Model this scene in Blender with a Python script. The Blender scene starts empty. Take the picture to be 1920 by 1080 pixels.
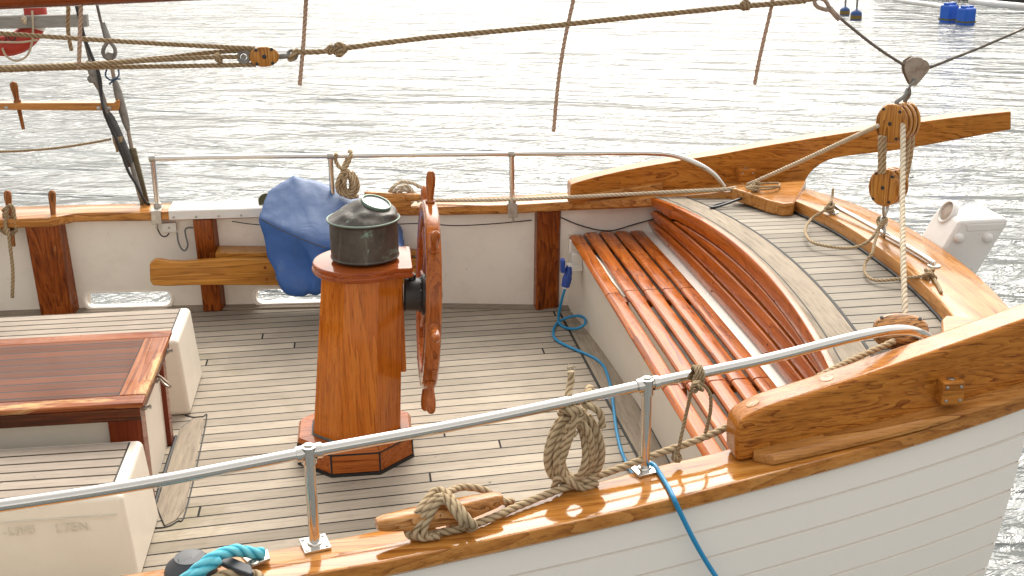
import bpy, bmesh, math, random
from mathutils import Vector, Matrix, noise
random.seed(7)
sc = bpy.context.scene
COL = sc.collection
R_ = math.radians

# ------------------------------------------------------------------ camera
CR = Vector((0.99215609, -0.12462497, -0.00974241))
CU = Vector((0.04917441, 0.31745365, 0.94699792))
CF = Vector((0.11492682, 0.94004883, -0.32109193))
CC = Vector((0.1319, -6.0810, 2.97513))
FPX = 2261.6
def U(px, py, ax, v):
    """point of the place that a photo pixel shows, on the plane axis=v"""
    d = CF + ((px - 960) * CR - (py - 540) * CU) / FPX
    t = (v - CC[ax]) / d[ax]
    return CC + d * t
def UX(px, py, v): return U(px, py, 0, v)
def UY(px, py, v): return U(px, py, 1, v)
def UZ(px, py, v): return U(px, py, 2, v)
cam = bpy.data.cameras.new('camera'); co = bpy.data.objects.new('camera', cam); COL.objects.link(co)
cam.sensor_width = 36; cam.lens = FPX / 1920 * 36; cam.clip_end = 2000; cam.clip_start = 0.05
M = Matrix((CR, CU, -CF)).transposed().to_4x4(); M.translation = CC
co.matrix_world = M; sc.camera = co

# ------------------------------------------------------------------ mesh builder
class MB:
    def __init__(s): s.v = []; s.f = []; s.uv = []; s.hasuv = False
    def add(s, vs, fs, uvs=None):
        o = len(s.v); s.v.extend([Vector(p) for p in vs])
        for i, f in enumerate(fs):
            s.f.append([o + k for k in f]); s.uv.append(uvs[i] if uvs else None)
        if uvs: s.hasuv = True
    def box(s, a, b):
        x0, y0, z0 = a; x1, y1, z1 = b
        s.add([(x0,y0,z0),(x1,y0,z0),(x1,y1,z0),(x0,y1,z0),(x0,y0,z1),(x1,y0,z1),(x1,y1,z1),(x0,y1,z1)],
              [(0,3,2,1),(4,5,6,7),(0,1,5,4),(1,2,6,5),(2,3,7,6),(3,0,4,7)])
        return s
    def obox(s, c, ex, ey, ez):
        c = Vector(c); ex, ey, ez = Vector(ex), Vector(ey), Vector(ez)
        vs = [c + i*ex + j*ey + k*ez for k in (-1,1) for (i,j) in ((-1,-1),(1,-1),(1,1),(-1,1))]
        fs = [(0,3,2,1),(4,5,6,7),(0,1,5,4),(1,2,6,5),(2,3,7,6),(3,0,4,7)]
        if ex.cross(ey).dot(ez) < 0: fs = [f[::-1] for f in fs]
        s.add(vs, fs); return s
    def prism(s, poly, d):
        """poly: list of 3d points (flat ring), extruded by vector d"""
        d = Vector(d); n = len(poly); P = [Vector(p) for p in poly]
        nrm = Vector((0,0,0))
        for i in range(n): nrm += (P[i]-P[0]).cross(P[(i+1)%n]-P[0])
        if nrm.dot(d) < 0: P = P[::-1]
        s.add(P + [p + d for p in P], [tuple(range(n-1,-1,-1)), tuple(range(n,2*n))] +
              [(i, (i+1)%n, n+(i+1)%n, n+i) for i in range(n)]); return s
    def loft(s, rings, cap=True, closed=True, uv=False, vlen=None):
        n = len(rings[0]); vs = [p for r in rings for p in r]; fs = []; uvs = []
        m = n if closed else n-1
        for a in range(len(rings)-1):
            for i in range(m):
                j = (i+1) % n
                fs.append((a*n+i, a*n+j, (a+1)*n+j, (a+1)*n+i))
                v0 = vlen[a] if vlen else a; v1 = vlen[a+1] if vlen else a+1
                uvs.append([(i/n, v0), ((i+1)/n, v0), ((i+1)/n, v1), (i/n, v1)])
        if cap and closed:
            k = (len(rings)-1)*n
            fs.append(tuple(range(n-1,-1,-1))); uvs.append([(0, 0)]*n)
            fs.append(tuple(k+i for i in range(n))); uvs.append([(0, 0)]*n)
        s.add(vs, fs, uvs if uv else None); return s
    def tube(s, pts, r, seg=10, lobes=0, lay=7.0, step=None, closed=False, taper=None, cap=True):
        P = resample(pts, step or max(r*0.45 if lobes else r*1.2, 0.002), closed)
        n = len(P); rings = []; vl = []; L = 0
        T = [(P[min(i+1,n-1)] - P[max(i-1,0)]).normalized() for i in range(n)]
        if closed: T[0] = T[-1] = (P[1]-P[-2]).normalized()
        up = Vector((0,0,1)) if abs(T[0].z) < .9 else Vector((1,0,0))
        N = (up - T[0]*up.dot(T[0])).normalized()
        for i in range(n):
            if i: L += (P[i]-P[i-1]).length
            N = (N - T[i]*N.dot(T[i]))
            if N.length < 1e-6: N = T[i].orthogonal()
            N.normalize(); B = T[i].cross(N)
            rr = r * (taper(i/(n-1)) if taper else 1)
            ring = []
            for k in range(seg):
                a = 2*math.pi*k/seg; q = rr
                if lobes: q = rr*(0.85 + 0.17*abs(math.cos(lobes*0.5*(a - 2*math.pi*L/(lay*r)))))*(1 + .09*noise.noise(P[i]*38) + .05*noise.noise((P[i] + N*math.cos(a)*r + B*math.sin(a)*r)*160))
                ring.append(P[i] + (N*math.cos(a) + B*math.sin(a))*q)
            rings.append(ring); vl.append(L/(lay*r))
        s.loft(rings, cap=cap and not closed, uv=True, vlen=vl); return s
    def lathe(s, prof, c, axis=(0,0,1), seg=32, xdir=None):
        """prof: (radius, height) along axis from c"""
        A = Vector(axis).normalized(); X = Vector(xdir).normalized() if xdir else A.orthogonal().normalized(); Y = A.cross(X); c = Vector(c)
        rings = [[c + A*h + (X*math.cos(2*math.pi*k/seg) + Y*math.sin(2*math.pi*k/seg))*r for k in range(seg)] for r, h in prof]
        s.loft(rings); return s
    def ball(s, c, rx, ry=None, rz=None, seg=12, rows=8):
        ry = ry or rx; rz = rz or rx; c = Vector(c)
        rings = []
        for i in range(1, rows):
            t = math.pi*i/rows - math.pi/2
            rings.append([c + Vector((rx*math.cos(t)*math.cos(2*math.pi*k/seg), ry*math.cos(t)*math.sin(2*math.pi*k/seg), rz*math.sin(t))) for k in range(seg)])
        s.loft(rings); return s
    def torus(s, c, R, r, axis=(0,0,1), seg=24, tseg=10, a0=0, a1=2*math.pi, sx=1.0, xdir=None):
        A = Vector(axis).normalized(); X = Vector(xdir).normalized() if xdir else A.orthogonal().normalized(); Y = A.cross(X); c = Vector(c)
        full = abs(a1-a0-2*math.pi) < 1e-6
        pts = [c + (X*math.cos(a0+(a1-a0)*k/seg)*sx + Y*math.sin(a0+(a1-a0)*k/seg))*R for k in range(seg+1)]
        s.tube(pts, r, tseg, step=R*2*math.pi/ (seg*2), closed=full); return s

def resample(pts, step, closed=False):
    P = [Vector(p) for p in pts]
    if len(P) == 2 and not closed:
        n = max(1, int((P[1]-P[0]).length/step)); return [P[0].lerp(P[1], i/n) for i in range(n+1)]
    n = len(P); out = []
    def g(i):
        if closed:
            m = n-1 if (P[0]-P[-1]).length < 1e-6 else n
            return P[i % m]
        if i < 0: return 2*P[0]-P[1]
        if i >= n: return 2*P[-1]-P[-2]
        return P[i]
    m = (n-1 if (P[0]-P[-1]).length < 1e-6 else n) if closed else n-1
    for i in range(m):
        a, b, c, d = g(i-1), g(i), g(i+1), g(i+2)
        k = max(1, int((c-b).length/step + .5))
        for j in range(k):
            t = j/k
            out.append(0.5*((2*b) + (c-a)*t + (2*a-5*b+4*c-d)*t*t + (3*b-a-3*c+d)*t**3))
    out.append(g(m).copy())
    return out

def wpos(o):
    v = Vector((0,0,0))
    while o is not None: v = v + o.location; o = o.parent
    return v
def obj(name, mb, mat, parent=None, bevel=0, seg=2, smooth=True, at=None, angle=40):
    base = wpos(parent) if parent else (Vector(at) if at else Vector((0,0,0)))
    me = bpy.data.meshes.new(name)
    me.from_pydata([tuple(p - base) for p in mb.v], [], mb.f)
    if mb.hasuv:
        uvl = me.uv_layers.new(name='UVMap'); k = 0
        for fi, f in enumerate(mb.f):
            u = mb.uv[fi]
            for i in range(len(f)):
                if u: uvl.data[k].uv = u[i]
                k += 1
    me.materials.append(mat); me.update()
    bm = bmesh.new(); bm.from_mesh(me); bmesh.ops.recalc_face_normals(bm, faces=bm.faces); bm.to_mesh(me); bm.free()
    o = bpy.data.objects.new(name, me); COL.objects.link(o)
    if parent: o.parent = parent
    else: o.location = base
    if smooth:
        for p in me.polygons: p.use_smooth = True
        me.set_sharp_from_angle(angle=R_(angle))
    if bevel:
        m = o.modifiers.new('bevel', 'BEVEL'); m.width = bevel; m.segments = seg; m.limit_method = 'ANGLE'; m.angle_limit = R_(30); m.harden_normals = True
    return o
def objs(name, mb, mat, parent=None, **k):
    """one object for each separate piece that the builder holds"""
    par = list(range(len(mb.v)))
    def find(i):
        while par[i] != i: par[i] = par[par[i]]; i = par[i]
        return i
    for f in mb.f:
        for i in f[1:]: par[find(i)] = find(f[0])
    grp = {}
    for f in mb.f: grp.setdefault(find(f[0]), []).append(f)
    out = []
    for fs in grp.values():
        m = MB(); ids = {}
        for f in fs:
            for i in f:
                if i not in ids: ids[i] = len(m.v); m.v.append(mb.v[i])
            m.f.append([ids[i] for i in f]); m.uv.append(None)
        out.append(obj(name, m, mat, parent, **k))
    return out
def tag(o, label, cat, group=None):
    o['label'] = label; o['category'] = cat
    if group: o['group'] = group
    return o
def thing(name, loc, label, cat, group=None):
    o = bpy.data.objects.new(name, None); COL.objects.link(o); o.location = Vector(loc); o.empty_display_size = .1
    return tag(o, label, cat, group)
def centre(mb):
    n = len(mb.v); c = sum(mb.v, Vector((0,0,0)))/n; c.z = min(p.z for p in mb.v); return c
def one(name, mb, mat, label, cat, group=None, **k):
    return tag(obj(name, mb, mat, at=centre(mb), **k), label, cat, group)

# ------------------------------------------------------------------ materials
class NT:
    def __init__(s, name):
        s.m = bpy.data.materials.new(name); s.m.use_nodes = True; s.t = s.m.node_tree; s.b = s.t.nodes['Principled BSDF']
    def n(s, typ, **k):
        q = s.t.nodes.new(typ)
        for a, v in k.items():
            if a in q.inputs.keys() if isinstance(a, str) else False: q.inputs[a].default_value = v
            else: setattr(q, a, v)
        return q
    def l(s, a, b): s.t.links.new(a, b)
    def coord(s, kind='Object', scale=(1,1,1), rot=(0,0,0), loc=(0,0,0)):
        c = s.n('ShaderNodeTexCoord'); m = s.n('ShaderNodeMapping'); s.l(c.outputs[kind], m.inputs['Vector'])
        m.inputs['Scale'].default_value = scale; m.inputs['Rotation'].default_value = rot; m.inputs['Location'].default_value = loc
        return m.outputs[0]
    def noise(s, vec, scale, detail=4, rough=.55, dist=0):
        q = s.n('ShaderNodeTexNoise'); s.l(vec, q.inputs['Vector']); q.inputs['Scale'].default_value = scale
        q.inputs['Detail'].default_value = detail; q.inputs['Roughness'].default_value = rough; q.inputs['Distortion'].default_value = dist
        return q.outputs['Fac']
    def ramp(s, fac, stops, interp='LINEAR'):
        q = s.n('ShaderNodeValToRGB'); s.l(fac, q.inputs[0]); cr = q.color_ramp; cr.interpolation = interp
        while len(cr.elements) < len(stops): cr.elements.new(.5)
        for e, (p, c) in zip(cr.elements, stops): e.position = p; e.color = (*c, 1) if len(c) == 3 else c
        return q.outputs[0]
    def mix(s, fac, a, b, mode='MIX'):
        q = s.n('ShaderNodeMix'); q.data_type = 'RGBA'; q.blend_type = mode
        for sock, v in ((q.inputs[0], fac), (q.inputs[6], a), (q.inputs[7], b)):
            if isinstance(v, (int, float)): sock.default_value = v
            elif isinstance(v, tuple): sock.default_value = (*v, 1)
            else: s.l(v, sock)
        return q.outputs[2]
    def math(s, op, a, b=None):
        q = s.n('ShaderNodeMath'); q.operation = op
        for sock, v in ((q.inputs[0], a), (q.inputs[1], b)):
            if v is None: continue
            if isinstance(v, (int, float)): sock.default_value = v
            else: s.l(v, sock)
        return q.outputs[0]
    def bump(s, h, strength=.3, dist=.01, normal=None):
        q = s.n('ShaderNodeBump'); s.l(h, q.inputs['Height']); q.inputs['Strength'].default_value = strength; q.inputs['Distance'].default_value = dist
        if normal: s.l(normal, q.inputs['Normal'])
        return q.outputs[0]
    def set(s, **k):
        for a, v in k.items():
            sock = s.b.inputs[a.replace('_', ' ')]
            if isinstance(v, (int, float)): sock.default_value = v
            elif isinstance(v, tuple): sock.default_value = (*v, 1)
            else: s.l(v, sock)
        return s.m
G = lambda v: (v, v, v)
def along(axis, k):
    return {'X': (1/k,1,1), 'Y': (1,1/k,1), 'Z': (1,1,1/k)}[axis]
def wood(name, base, dark, light, axis='X', fig=3.0, grain=60, rough=.22, coat=.8, contrast=.5, wear=None, cior=1.32, seed=0, wearamt=.62, stainc=(.02,.012,.008), stain=.72):
    m = NT(name)
    v = m.coord('Object', along(axis, 20), loc=(seed*3.1, seed*1.7, seed*.9))
    v2 = m.coord('Object', along(axis, 30), loc=(seed, seed*2, 0))
    v3 = m.coord('Object', loc=(seed*2.2, seed, 1))
    big = m.noise(v, fig*2.2, 3, .5, .6)
    wv = m.math('FRACT', m.math('MULTIPLY', big, 11.0))             # growth rings cut by the board's face
    wv = m.math('SUBTRACT', m.math('POWER', wv, .45), .42)
    fine = m.noise(v2, grain, 5, .65)
    patch = m.noise(v3, 2.3, 3, .6)
    f = m.math('ADD', m.math('MULTIPLY', wv, contrast), m.math('MULTIPLY', fine, 1-contrast*.5))
    c = m.ramp(f, [(.22, dark), (.5, base), (.82, light)])
    c = m.mix(m.ramp(patch, [(.35, G(0)), (.75, G(.45))]), c, tuple(x*.62 for x in base), 'MIX')
    fib = m.ramp(m.noise(v2, grain*2.2, 3, .7), [(.30, G(.42)), (.47, G(1))])
    c = m.mix(.85, c, fib, 'MULTIPLY')
    st = m.ramp(m.noise(v, 5.5, 6, .72, .4), [(stain, G(0)), (stain+.09, G(.75))])
    c = m.mix(st, c, stainc)
    ro = m.ramp(m.noise(v3, 7, 4, .6), [(.3, G(rough*.6)), (.7, G(rough*1.6))])
    if wear:
        w = m.ramp(m.noise(m.coord('Object', along(axis, 3.5), loc=(seed, 4, 2)), 3.2, 7, .7, .3), [(wearamt, G(0)), (wearamt+.07, G(.9))])
        c = m.mix(w, c, wear); ro = m.mix(w, ro, G(.7))
    b = m.bump(fine, .12, .004); b = m.bump(m.noise(v3, 9, 2), .05, .02, b)
    return m.set(Base_Color=c, Roughness=ro, Coat_Weight=coat*.5, Coat_Roughness=.06, Coat_IOR=cior, IOR=1.22, Specular_IOR_Level=.5, Normal=b)
def greywood(name, base=(.33,.275,.21), axis='X', rough=.75, green=.0):
    m = NT(name)
    v = m.coord('Object', along(axis, 14)); v3 = m.coord('Object')
    fine = m.noise(v, 55, 6, .7); patch = m.noise(v3, 1.8, 5, .65)
    c = m.ramp(fine, [(.25, tuple(x*.5 for x in base)), (.5, base), (.8, tuple(min(1, x*1.28) for x in base))])
    c = m.mix(m.ramp(patch, [(.4, G(0)), (.7, G(.4))]), c, tuple(x*.6 for x in base))
    sp = m.ramp(m.noise(v3, 38, 3, .6), [(.70, G(0)), (.76, G(.7))]); c = m.mix(sp, c, (.06,.05,.04))
    return m.set(Base_Color=c, Roughness=rough, IOR=1.2, Normal=m.bump(fine, .25, .004))
def planked(name, base, seam, width, length, gap, kind='Object', axis='X', rot=0, off=(0,0,0), rough=.75, coat=0.0, green=.5, var=.25, seamc=(.026,.023,.020)):
    m = NT(name)
    v = m.coord(kind, rot=(0,0,rot), loc=off)
    if axis == 'Y':
        v = m.coord(kind, rot=(0,0,R_(90)), loc=off)
    sx_ = m.n('ShaderNodeSeparateXYZ'); m.l(v, sx_.inputs[0]); wn = m.n('ShaderNodeTexWhiteNoise'); wn.noise_dimensions = '1D'   # butts staggered at random from row to row
    m.l(m.math('FLOOR', m.math('DIVIDE', sx_.outputs[1], width)), wn.inputs['W'])
    cx_ = m.n('ShaderNodeCombineXYZ'); m.l(m.math('ADD', sx_.outputs[0], m.math('MULTIPLY', wn.outputs['Value'], length*2)), cx_.inputs[0]); m.l(sx_.outputs[1], cx_.inputs[1])
    br = m.n('ShaderNodeTexBrick'); m.l(cx_.outputs[0], br.inputs['Vector']); br.inputs['Scale'].default_value = 1
    br.offset = 0; br.squash = 1
    br.inputs['Color1'].default_value = (*[x*(1-var) for x in base], 1); br.inputs['Color2'].default_value = (*[min(1, x*(1+var)) for x in base], 1)
    br.inputs['Mortar'].default_value = (1, 1, 1, 1)
    br.inputs['Brick Width'].default_value = length; br.inputs['Row Height'].default_value = width
    br.inputs['Mortar Size'].default_value = gap; br.inputs['Mortar Smooth'].default_value = .15; br.inputs['Bias'].default_value = 0
    sv = m.n('ShaderNodeMapping'); m.l(v, sv.inputs['Vector']); sv.inputs['Scale'].default_value = (.06, 1, 1)
    fine = m.noise(sv.outputs[0], 70, 6, .7); o3 = m.coord('Object')
    patch = m.noise(o3, 1.5, 6, .62, .4)
    g = m.ramp(fine, [(.22, G(.50)), (.5, G(1)), (.8, G(1.0))])
    c = m.mix(1.0, br.outputs['Color'], g, 'MULTIPLY')
    c = m.mix(m.ramp(patch, [(.42, G(0)), (.68, G(.5))]), c, tuple(x*.55 for x in base))
    if green:
        gp = m.ramp(m.noise(m.coord('Object', loc=(3.3,1.2,0)), 1.35, 5, .68, .3), [(.6, G(0)), (.78, G(green))])
        c = m.mix(gp, c, (.17,.15,.055))
    sp = m.ramp(m.noise(o3, 30, 3, .6), [(.715, G(0)), (.76, G(.7))]); c = m.mix(sp, c, (.07,.055,.04))
    c = m.mix(br.outputs['Fac'], c, seamc)
    h = m.math('SUBTRACT', m.math('MULTIPLY', fine, .2), br.outputs['Fac'])
    return m.set(Base_Color=c, Roughness=rough, Coat_Weight=coat, Coat_Roughness=.1, IOR=1.2, Specular_IOR_Level=.5, Normal=m.bump(h, .5, .004))
def paint(name, base, rough=.35, dirt=.35, dirtc=(.33,.27,.2), bump=.06, coat=.0, scale=2.5, chips=None, rv=(.7,1.4)):
    m = NT(name); v = m.coord('Object')
    d = m.ramp(m.noise(v, scale, 7, .7), [(.48, G(0)), (.8, G(dirt))])
    c = m.mix(d, base, dirtc)
    c = m.mix(m.ramp(m.noise(v, 26, 3), [(.72, G(0)), (.77, G(dirt))]), c, tuple(x*.35 for x in dirtc))
    if chips:
        c = m.mix(m.ramp(m.noise(v, 15, 5, .7), [(.66, G(0)), (.68, G(1))]), c, chips)
    b = m.bump(m.noise(v, 14, 4), bump, .02); b = m.bump(m.noise(v, 1.6, 2), bump*.8, .12, b)
    return m.set(Base_Color=c, Roughness=m.ramp(m.noise(v, 6, 3), [(.2, G(rough*rv[0])), (.8, G(rough*rv[1]))]), Normal=b, Coat_Weight=coat)
def metal(name, base, rough=.15, var=.1, rust=0, metallic=1.0, rustc=(.16,.06,.02)):
    m = NT(name); v = m.coord('Object')
    n1 = m.noise(v, 18, 5, .65); c = m.mix(m.ramp(n1, [(.35, G(0)), (.75, G(1))]), base, tuple(x*(1-var) for x in base))
    if rust:
        c = m.mix(m.ramp(m.noise(v, 24, 6, .7), [(.52, G(0)), (.66, G(rust))]), c, rustc)
    return m.set(Base_Color=c, Metallic=metallic, Roughness=m.ramp(n1, [(.3, G(rough*.7)), (.75, G(rough*1.5))]), Normal=m.bump(n1, .05, .01))
def ropemat(name, base, dark, light):
    m = NT(name); tc = m.n('ShaderNodeTexCoord'); sep = m.n('ShaderNodeSeparateXYZ'); m.l(tc.outputs['UV'], sep.inputs[0])
    ph = m.math('MULTIPLY', m.math('SUBTRACT', sep.outputs[0], sep.outputs[1]), 3*math.pi)
    a = m.math('ABSOLUTE', m.math('COSINE', ph))                  # strand crowns, with shade painted into the grooves between them
    v = m.coord('Object'); fu = m.noise(v, 260, 4, .7); pa = m.noise(v, 6, 4, .6)
    c = m.ramp(m.math('ADD', m.math('MULTIPLY', a, .7), m.math('MULTIPLY', fu, .4)), [(.18, dark), (.5, base), (.95, light)])
    c = m.mix(m.ramp(pa, [(.4, G(0)), (.75, G(.4))]), c, tuple(x*.6 for x in base))
    return m.set(Base_Color=c, Roughness=.9, Normal=m.bump(m.math('ADD', a, m.math('MULTIPLY', fu, .6)), .6, .004))
def plain(name, base, rough=.5, metallic=0, bump=0, coat=0):
    m = NT(name); v = m.coord('Object'); n1 = m.noise(v, 12, 4)
    c = m.mix(m.ramp(n1, [(.3, G(0)), (.8, G(.6))]), base, tuple(x*.7 for x in base))
    k = dict(Base_Color=c, Roughness=rough, Metallic=metallic, Coat_Weight=coat)
    if bump: k['Normal'] = m.bump(m.noise(v, 90, 3), bump, .004)
    return m.set(**k)

W_CAP = wood('varnished_oak_cap', (.47,.20,.05), (.20,.062,.010), (.62,.31,.10), 'X', 2.0, 55, .15, .6, .45, seed=1)
W_CAPN = wood('varnished_oak_cap_worn', (.47,.185,.034), (.24,.075,.011), (.60,.29,.08), 'X', 2.0, 55, .1, .9, .4, wear=(.50,.37,.22), seed=2, wearamt=.71, cior=1.5)
W_OAK = wood('oak_beam', (.45,.16,.025), (.20,.052,.007), (.55,.225,.042), 'X', 5.5, 55, .2, .4, .5, seed=3)
W_POST = wood('dark_mahogany_post', (.25,.058,.010), (.09,.018,.005), (.36,.10,.018), 'Z', 3, 50, .2, .8, .5, seed=4, stain=.60)
W_SHELF = wood('golden_shelf', (.46,.19,.03), (.26,.09,.012), (.56,.27,.055), 'X', 2.5, 45, .2, .8, .5, seed=5)
W_BENCH = wood('bench_mahogany', (.42,.10,.012), (.17,.032,.005), (.52,.17,.03), 'Y', 3, 50, .22, .45, .5, seed=6, wear=(.50,.26,.13), wearamt=.72)
W_BACK = wood('bench_back_mahogany', (.42,.10,.012), (.22,.042,.005), (.52,.15,.024), 'Y', 2.5, 50, .2, .5, .4, seed=7)
W_PED = wood('pedestal_teak', (.52,.145,.014), (.34,.075,.008), (.60,.20,.028), 'Z', 2.4, 70, .2, .8, .4, seed=8, cior=1.5)
W_PEDX = wood('plinth_teak', (.38,.10,.02), (.21,.045,.009), (.50,.16,.035), 'X', 2.0, 60, .25, .6, .4, seed=9)
W_TABLE = wood('table_mahogany', (.34,.075,.015), (.20,.036,.008), (.42,.11,.025), 'X', 2.0, 60, .1, 1.0, .3, seed=10)
W_WHEEL = wood('wheel_mahogany', (.36,.10,.022), (.16,.036,.008), (.46,.16,.04), 'Z', 2.5, 60, .14, 1.0, .4, seed=11)
W_LIDW = wood('worn_lid_edge', (.24,.062,.018), (.12,.026,.009), (.40,.15,.05), 'X', 2.5, 50, .4, .3, .5, wear=(.55,.34,.15), seed=12, wearamt=.58)
W_LIDY = wood('worn_lid_end', (.30,.09,.026), (.14,.032,.010), (.44,.17,.06), 'Y', 2.5, 50, .4, .3, .5, wear=(.58,.38,.18), seed=13, wearamt=.53)
W_HFR = wood('hatch_frame_red', (.19,.035,.012), (.09,.014,.006), (.27,.06,.018), 'Z', 2.5, 50, .25, .7, .4, wear=(.5,.36,.25), seed=14, wearamt=.70)
W_BLOCK = wood('block_ash', (.50,.22,.045), (.20,.06,.012), (.62,.31,.08), 'Z', 5, 50, .25, .7, .6, seed=15, stain=.62)
W_CLEAT = wood('cleat_oak', (.46,.20,.06), (.17,.055,.014), (.62,.34,.14), 'X', 5, 45, .2, .7, .6, seed=16, stain=.64)
W_SPAR = wood('boom_mahogany', (.25,.055,.016), (.13,.024,.008), (.34,.085,.02), 'X', 2, 50, .2, .8, .4, seed=17)
W_PIN = wood('pin_teak', (.28,.10,.03), (.11,.034,.012), (.40,.17,.06), 'Z', 4, 50, .35, .3, .5, seed=18)
W_GREY = greywood('weathered_teak'); W_GREYY = greywood('weathered_teak_athwart', axis='Y')
W_SILVER = greywood('silvered_plank', (.30,.29,.265))
D_SOLE = planked('teak_sole_planks', (.40,.345,.275), 0, .104, 5.2, .0062, 'UV', var=.2, off=(30.4,10.03,0))
D_AFT = planked('aft_deck_planks', (.335,.297,.245), 0, .098, 30, .0062, 'Object', rot=R_(-3), var=.14, green=0)
D_BOX = planked('box_lid_planks', (.40,.335,.275), 0, .085, 30, .0075, 'Object', var=.08, green=0, seamc=(.045,.032,.02))
D_LID = planked('hatch_lid_planks', (.135,.042,.017), 0, .088, 30, .0065, 'Object', rough=.55, coat=.08, green=0, var=.25, seamc=(.03,.026,.026))
P_HULL = paint('white_hull_paint', (.87,.815,.745), .36, .02, (.5,.44,.38), .004, rv=(.97,1.03))
P_BULW = paint('white_bulwark_paint', (.77,.715,.645), .5, .35, (.40,.32,.25), .12)
P_CREAM = paint('cream_box_paint', (.73,.67,.57), .38, .15, (.42,.35,.25), .04)
P_STEEL = paint('white_steel_paint', (.72,.70,.67), .35, .4, (.42,.26,.12), .1)
P_CLOTH = paint('white_cap_strip', (.68,.655,.62), .5, .3, (.35,.3,.25), .05)
P_DKBASE = plain('caulk_and_gap_black', (.014,.012,.011), .6)
P_TEXT = plain('faded_lettering', (.67,.612,.515), .5)
S_INOX = metal('polished_steel', (.66,.63,.59), .11, .06)
S_DULL = metal('dull_steel', (.50,.48,.44), .38, .25, rust=.25)
S_GALV = metal('galvanised', (.30,.29,.27), .5, .35, rust=.35, metallic=.75)
S_WIRE = metal('wire_rope', (.17,.155,.135), .6, .3, rust=.3, metallic=.5)
S_RUST = metal('rusty_plate', (.40,.33,.27), .55, .3, rust=.8, metallic=.4, rustc=(.23,.14,.09))
ROPE = ropemat('manila_rope', (.36,.255,.14), (.10,.062,.028), (.52,.40,.25))
ROPED = ropemat('old_manila_rope', (.27,.185,.095), (.09,.058,.026), (.40,.29,.17))
ROPEP = ropemat('pale_rope', (.52,.43,.30), (.22,.165,.10), (.64,.55,.42))
ROPER = ropemat('reef_line', (.42,.28,.20), (.22,.13,.085), (.52,.37,.27))
ROPEB = ropemat('turquoise_rope', (.06,.42,.55), (.02,.18,.26), (.2,.62,.72))
C_BLUE = plain('blue_cable', (.015,.26,.52), .4)
C_BLK = plain('black_cable', (.02,.02,.02), .45)
C_GRY = plain('grey_cable', (.14,.15,.15), .5)
BLK = plain('black_iron', (.022,.022,.022), .42)
RUB = plain('dark_fairlead', (.055,.058,.065), .5)
PLUG = plain('plug_blue', (.015,.06,.32), .4)
PLAS = plain('white_plastic', (.70,.68,.63), .4)
DRUMB = plain('drum_blue', (.012,.11,.55), .4)

def mat_copper():
    m = NT('patina_copper'); v = m.coord('Object'); vs = m.coord('Object', (1,1,.16))
    c = m.ramp(m.noise(v, 5, 6, .65), [(.3, (.038,.033,.027)), (.6, (.095,.083,.070)), (.85, (.17,.15,.13))])
    st = m.ramp(m.noise(vs, 22, 5, .7), [(.58, G(0)), (.72, G(.55))]); c = m.mix(st, c, (.20,.21,.18))
    sep = m.n('ShaderNodeSeparateXYZ'); m.l(m.coord('Object'), sep.inputs[0])
    vg = m.ramp(m.noise(v, 9, 7, .72, .5), [(.60, G(0)), (.68, G(.9))]); c = m.mix(vg, c, (.27,.46,.38))
    return m.set(Base_Color=c, Metallic=.35, Roughness=m.ramp(m.noise(v, 8, 4), [(.3, G(.32)), (.7, G(.6))]), Normal=m.bump(m.noise(v, 10, 3), .25, .03))
COPPER = mat_copper()
VERD = plain('verdigris_rim', (.16,.22,.18), .5, .3)
def mat_canvas():
    m = NT('blue_canvas'); v = m.coord('Object')
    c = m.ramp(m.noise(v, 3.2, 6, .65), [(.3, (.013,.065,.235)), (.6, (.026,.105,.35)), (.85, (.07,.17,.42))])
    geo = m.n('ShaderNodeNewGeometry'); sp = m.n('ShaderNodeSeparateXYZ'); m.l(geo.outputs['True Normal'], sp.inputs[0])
    facing_up = m.ramp(sp.outputs[2], [(.35, G(0)), (.8, G(1))])               # paler colour where the cloth faces up
    c = m.mix(facing_up, c, m.ramp(m.noise(v, 7, 6, .7), [(.3, (.045,.095,.23)), (.8, (.10,.165,.32))]))
    w = m.noise(v, 420, 2); b = m.bump(w, .15, .002); b = m.bump(m.noise(v, 5, 4, .5, .8), .28, .03, b)
    return m.set(Base_Color=c, Roughness=.55, Normal=b)
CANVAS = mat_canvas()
def mat_lens():
    m = NT('lens_sky_reflection'); return m.set(Base_Color=(.66,.66,.62), Roughness=.06, Coat_Weight=1.0, Coat_Roughness=.02)  # whitish base paints in the sky's reflection on the glass
LENS = mat_lens()
def mat_buoy():
    m = NT('lifebuoy_red'); return m.set(Base_Color=m.mix(m.ramp(m.noise(m.coord('Object'), 6, 5), [(.4, G(0)), (.8, G(.5))]), (.42,.035,.018), (.30,.03,.02)), Roughness=.55)
BUOYR = mat_buoy()
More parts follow.
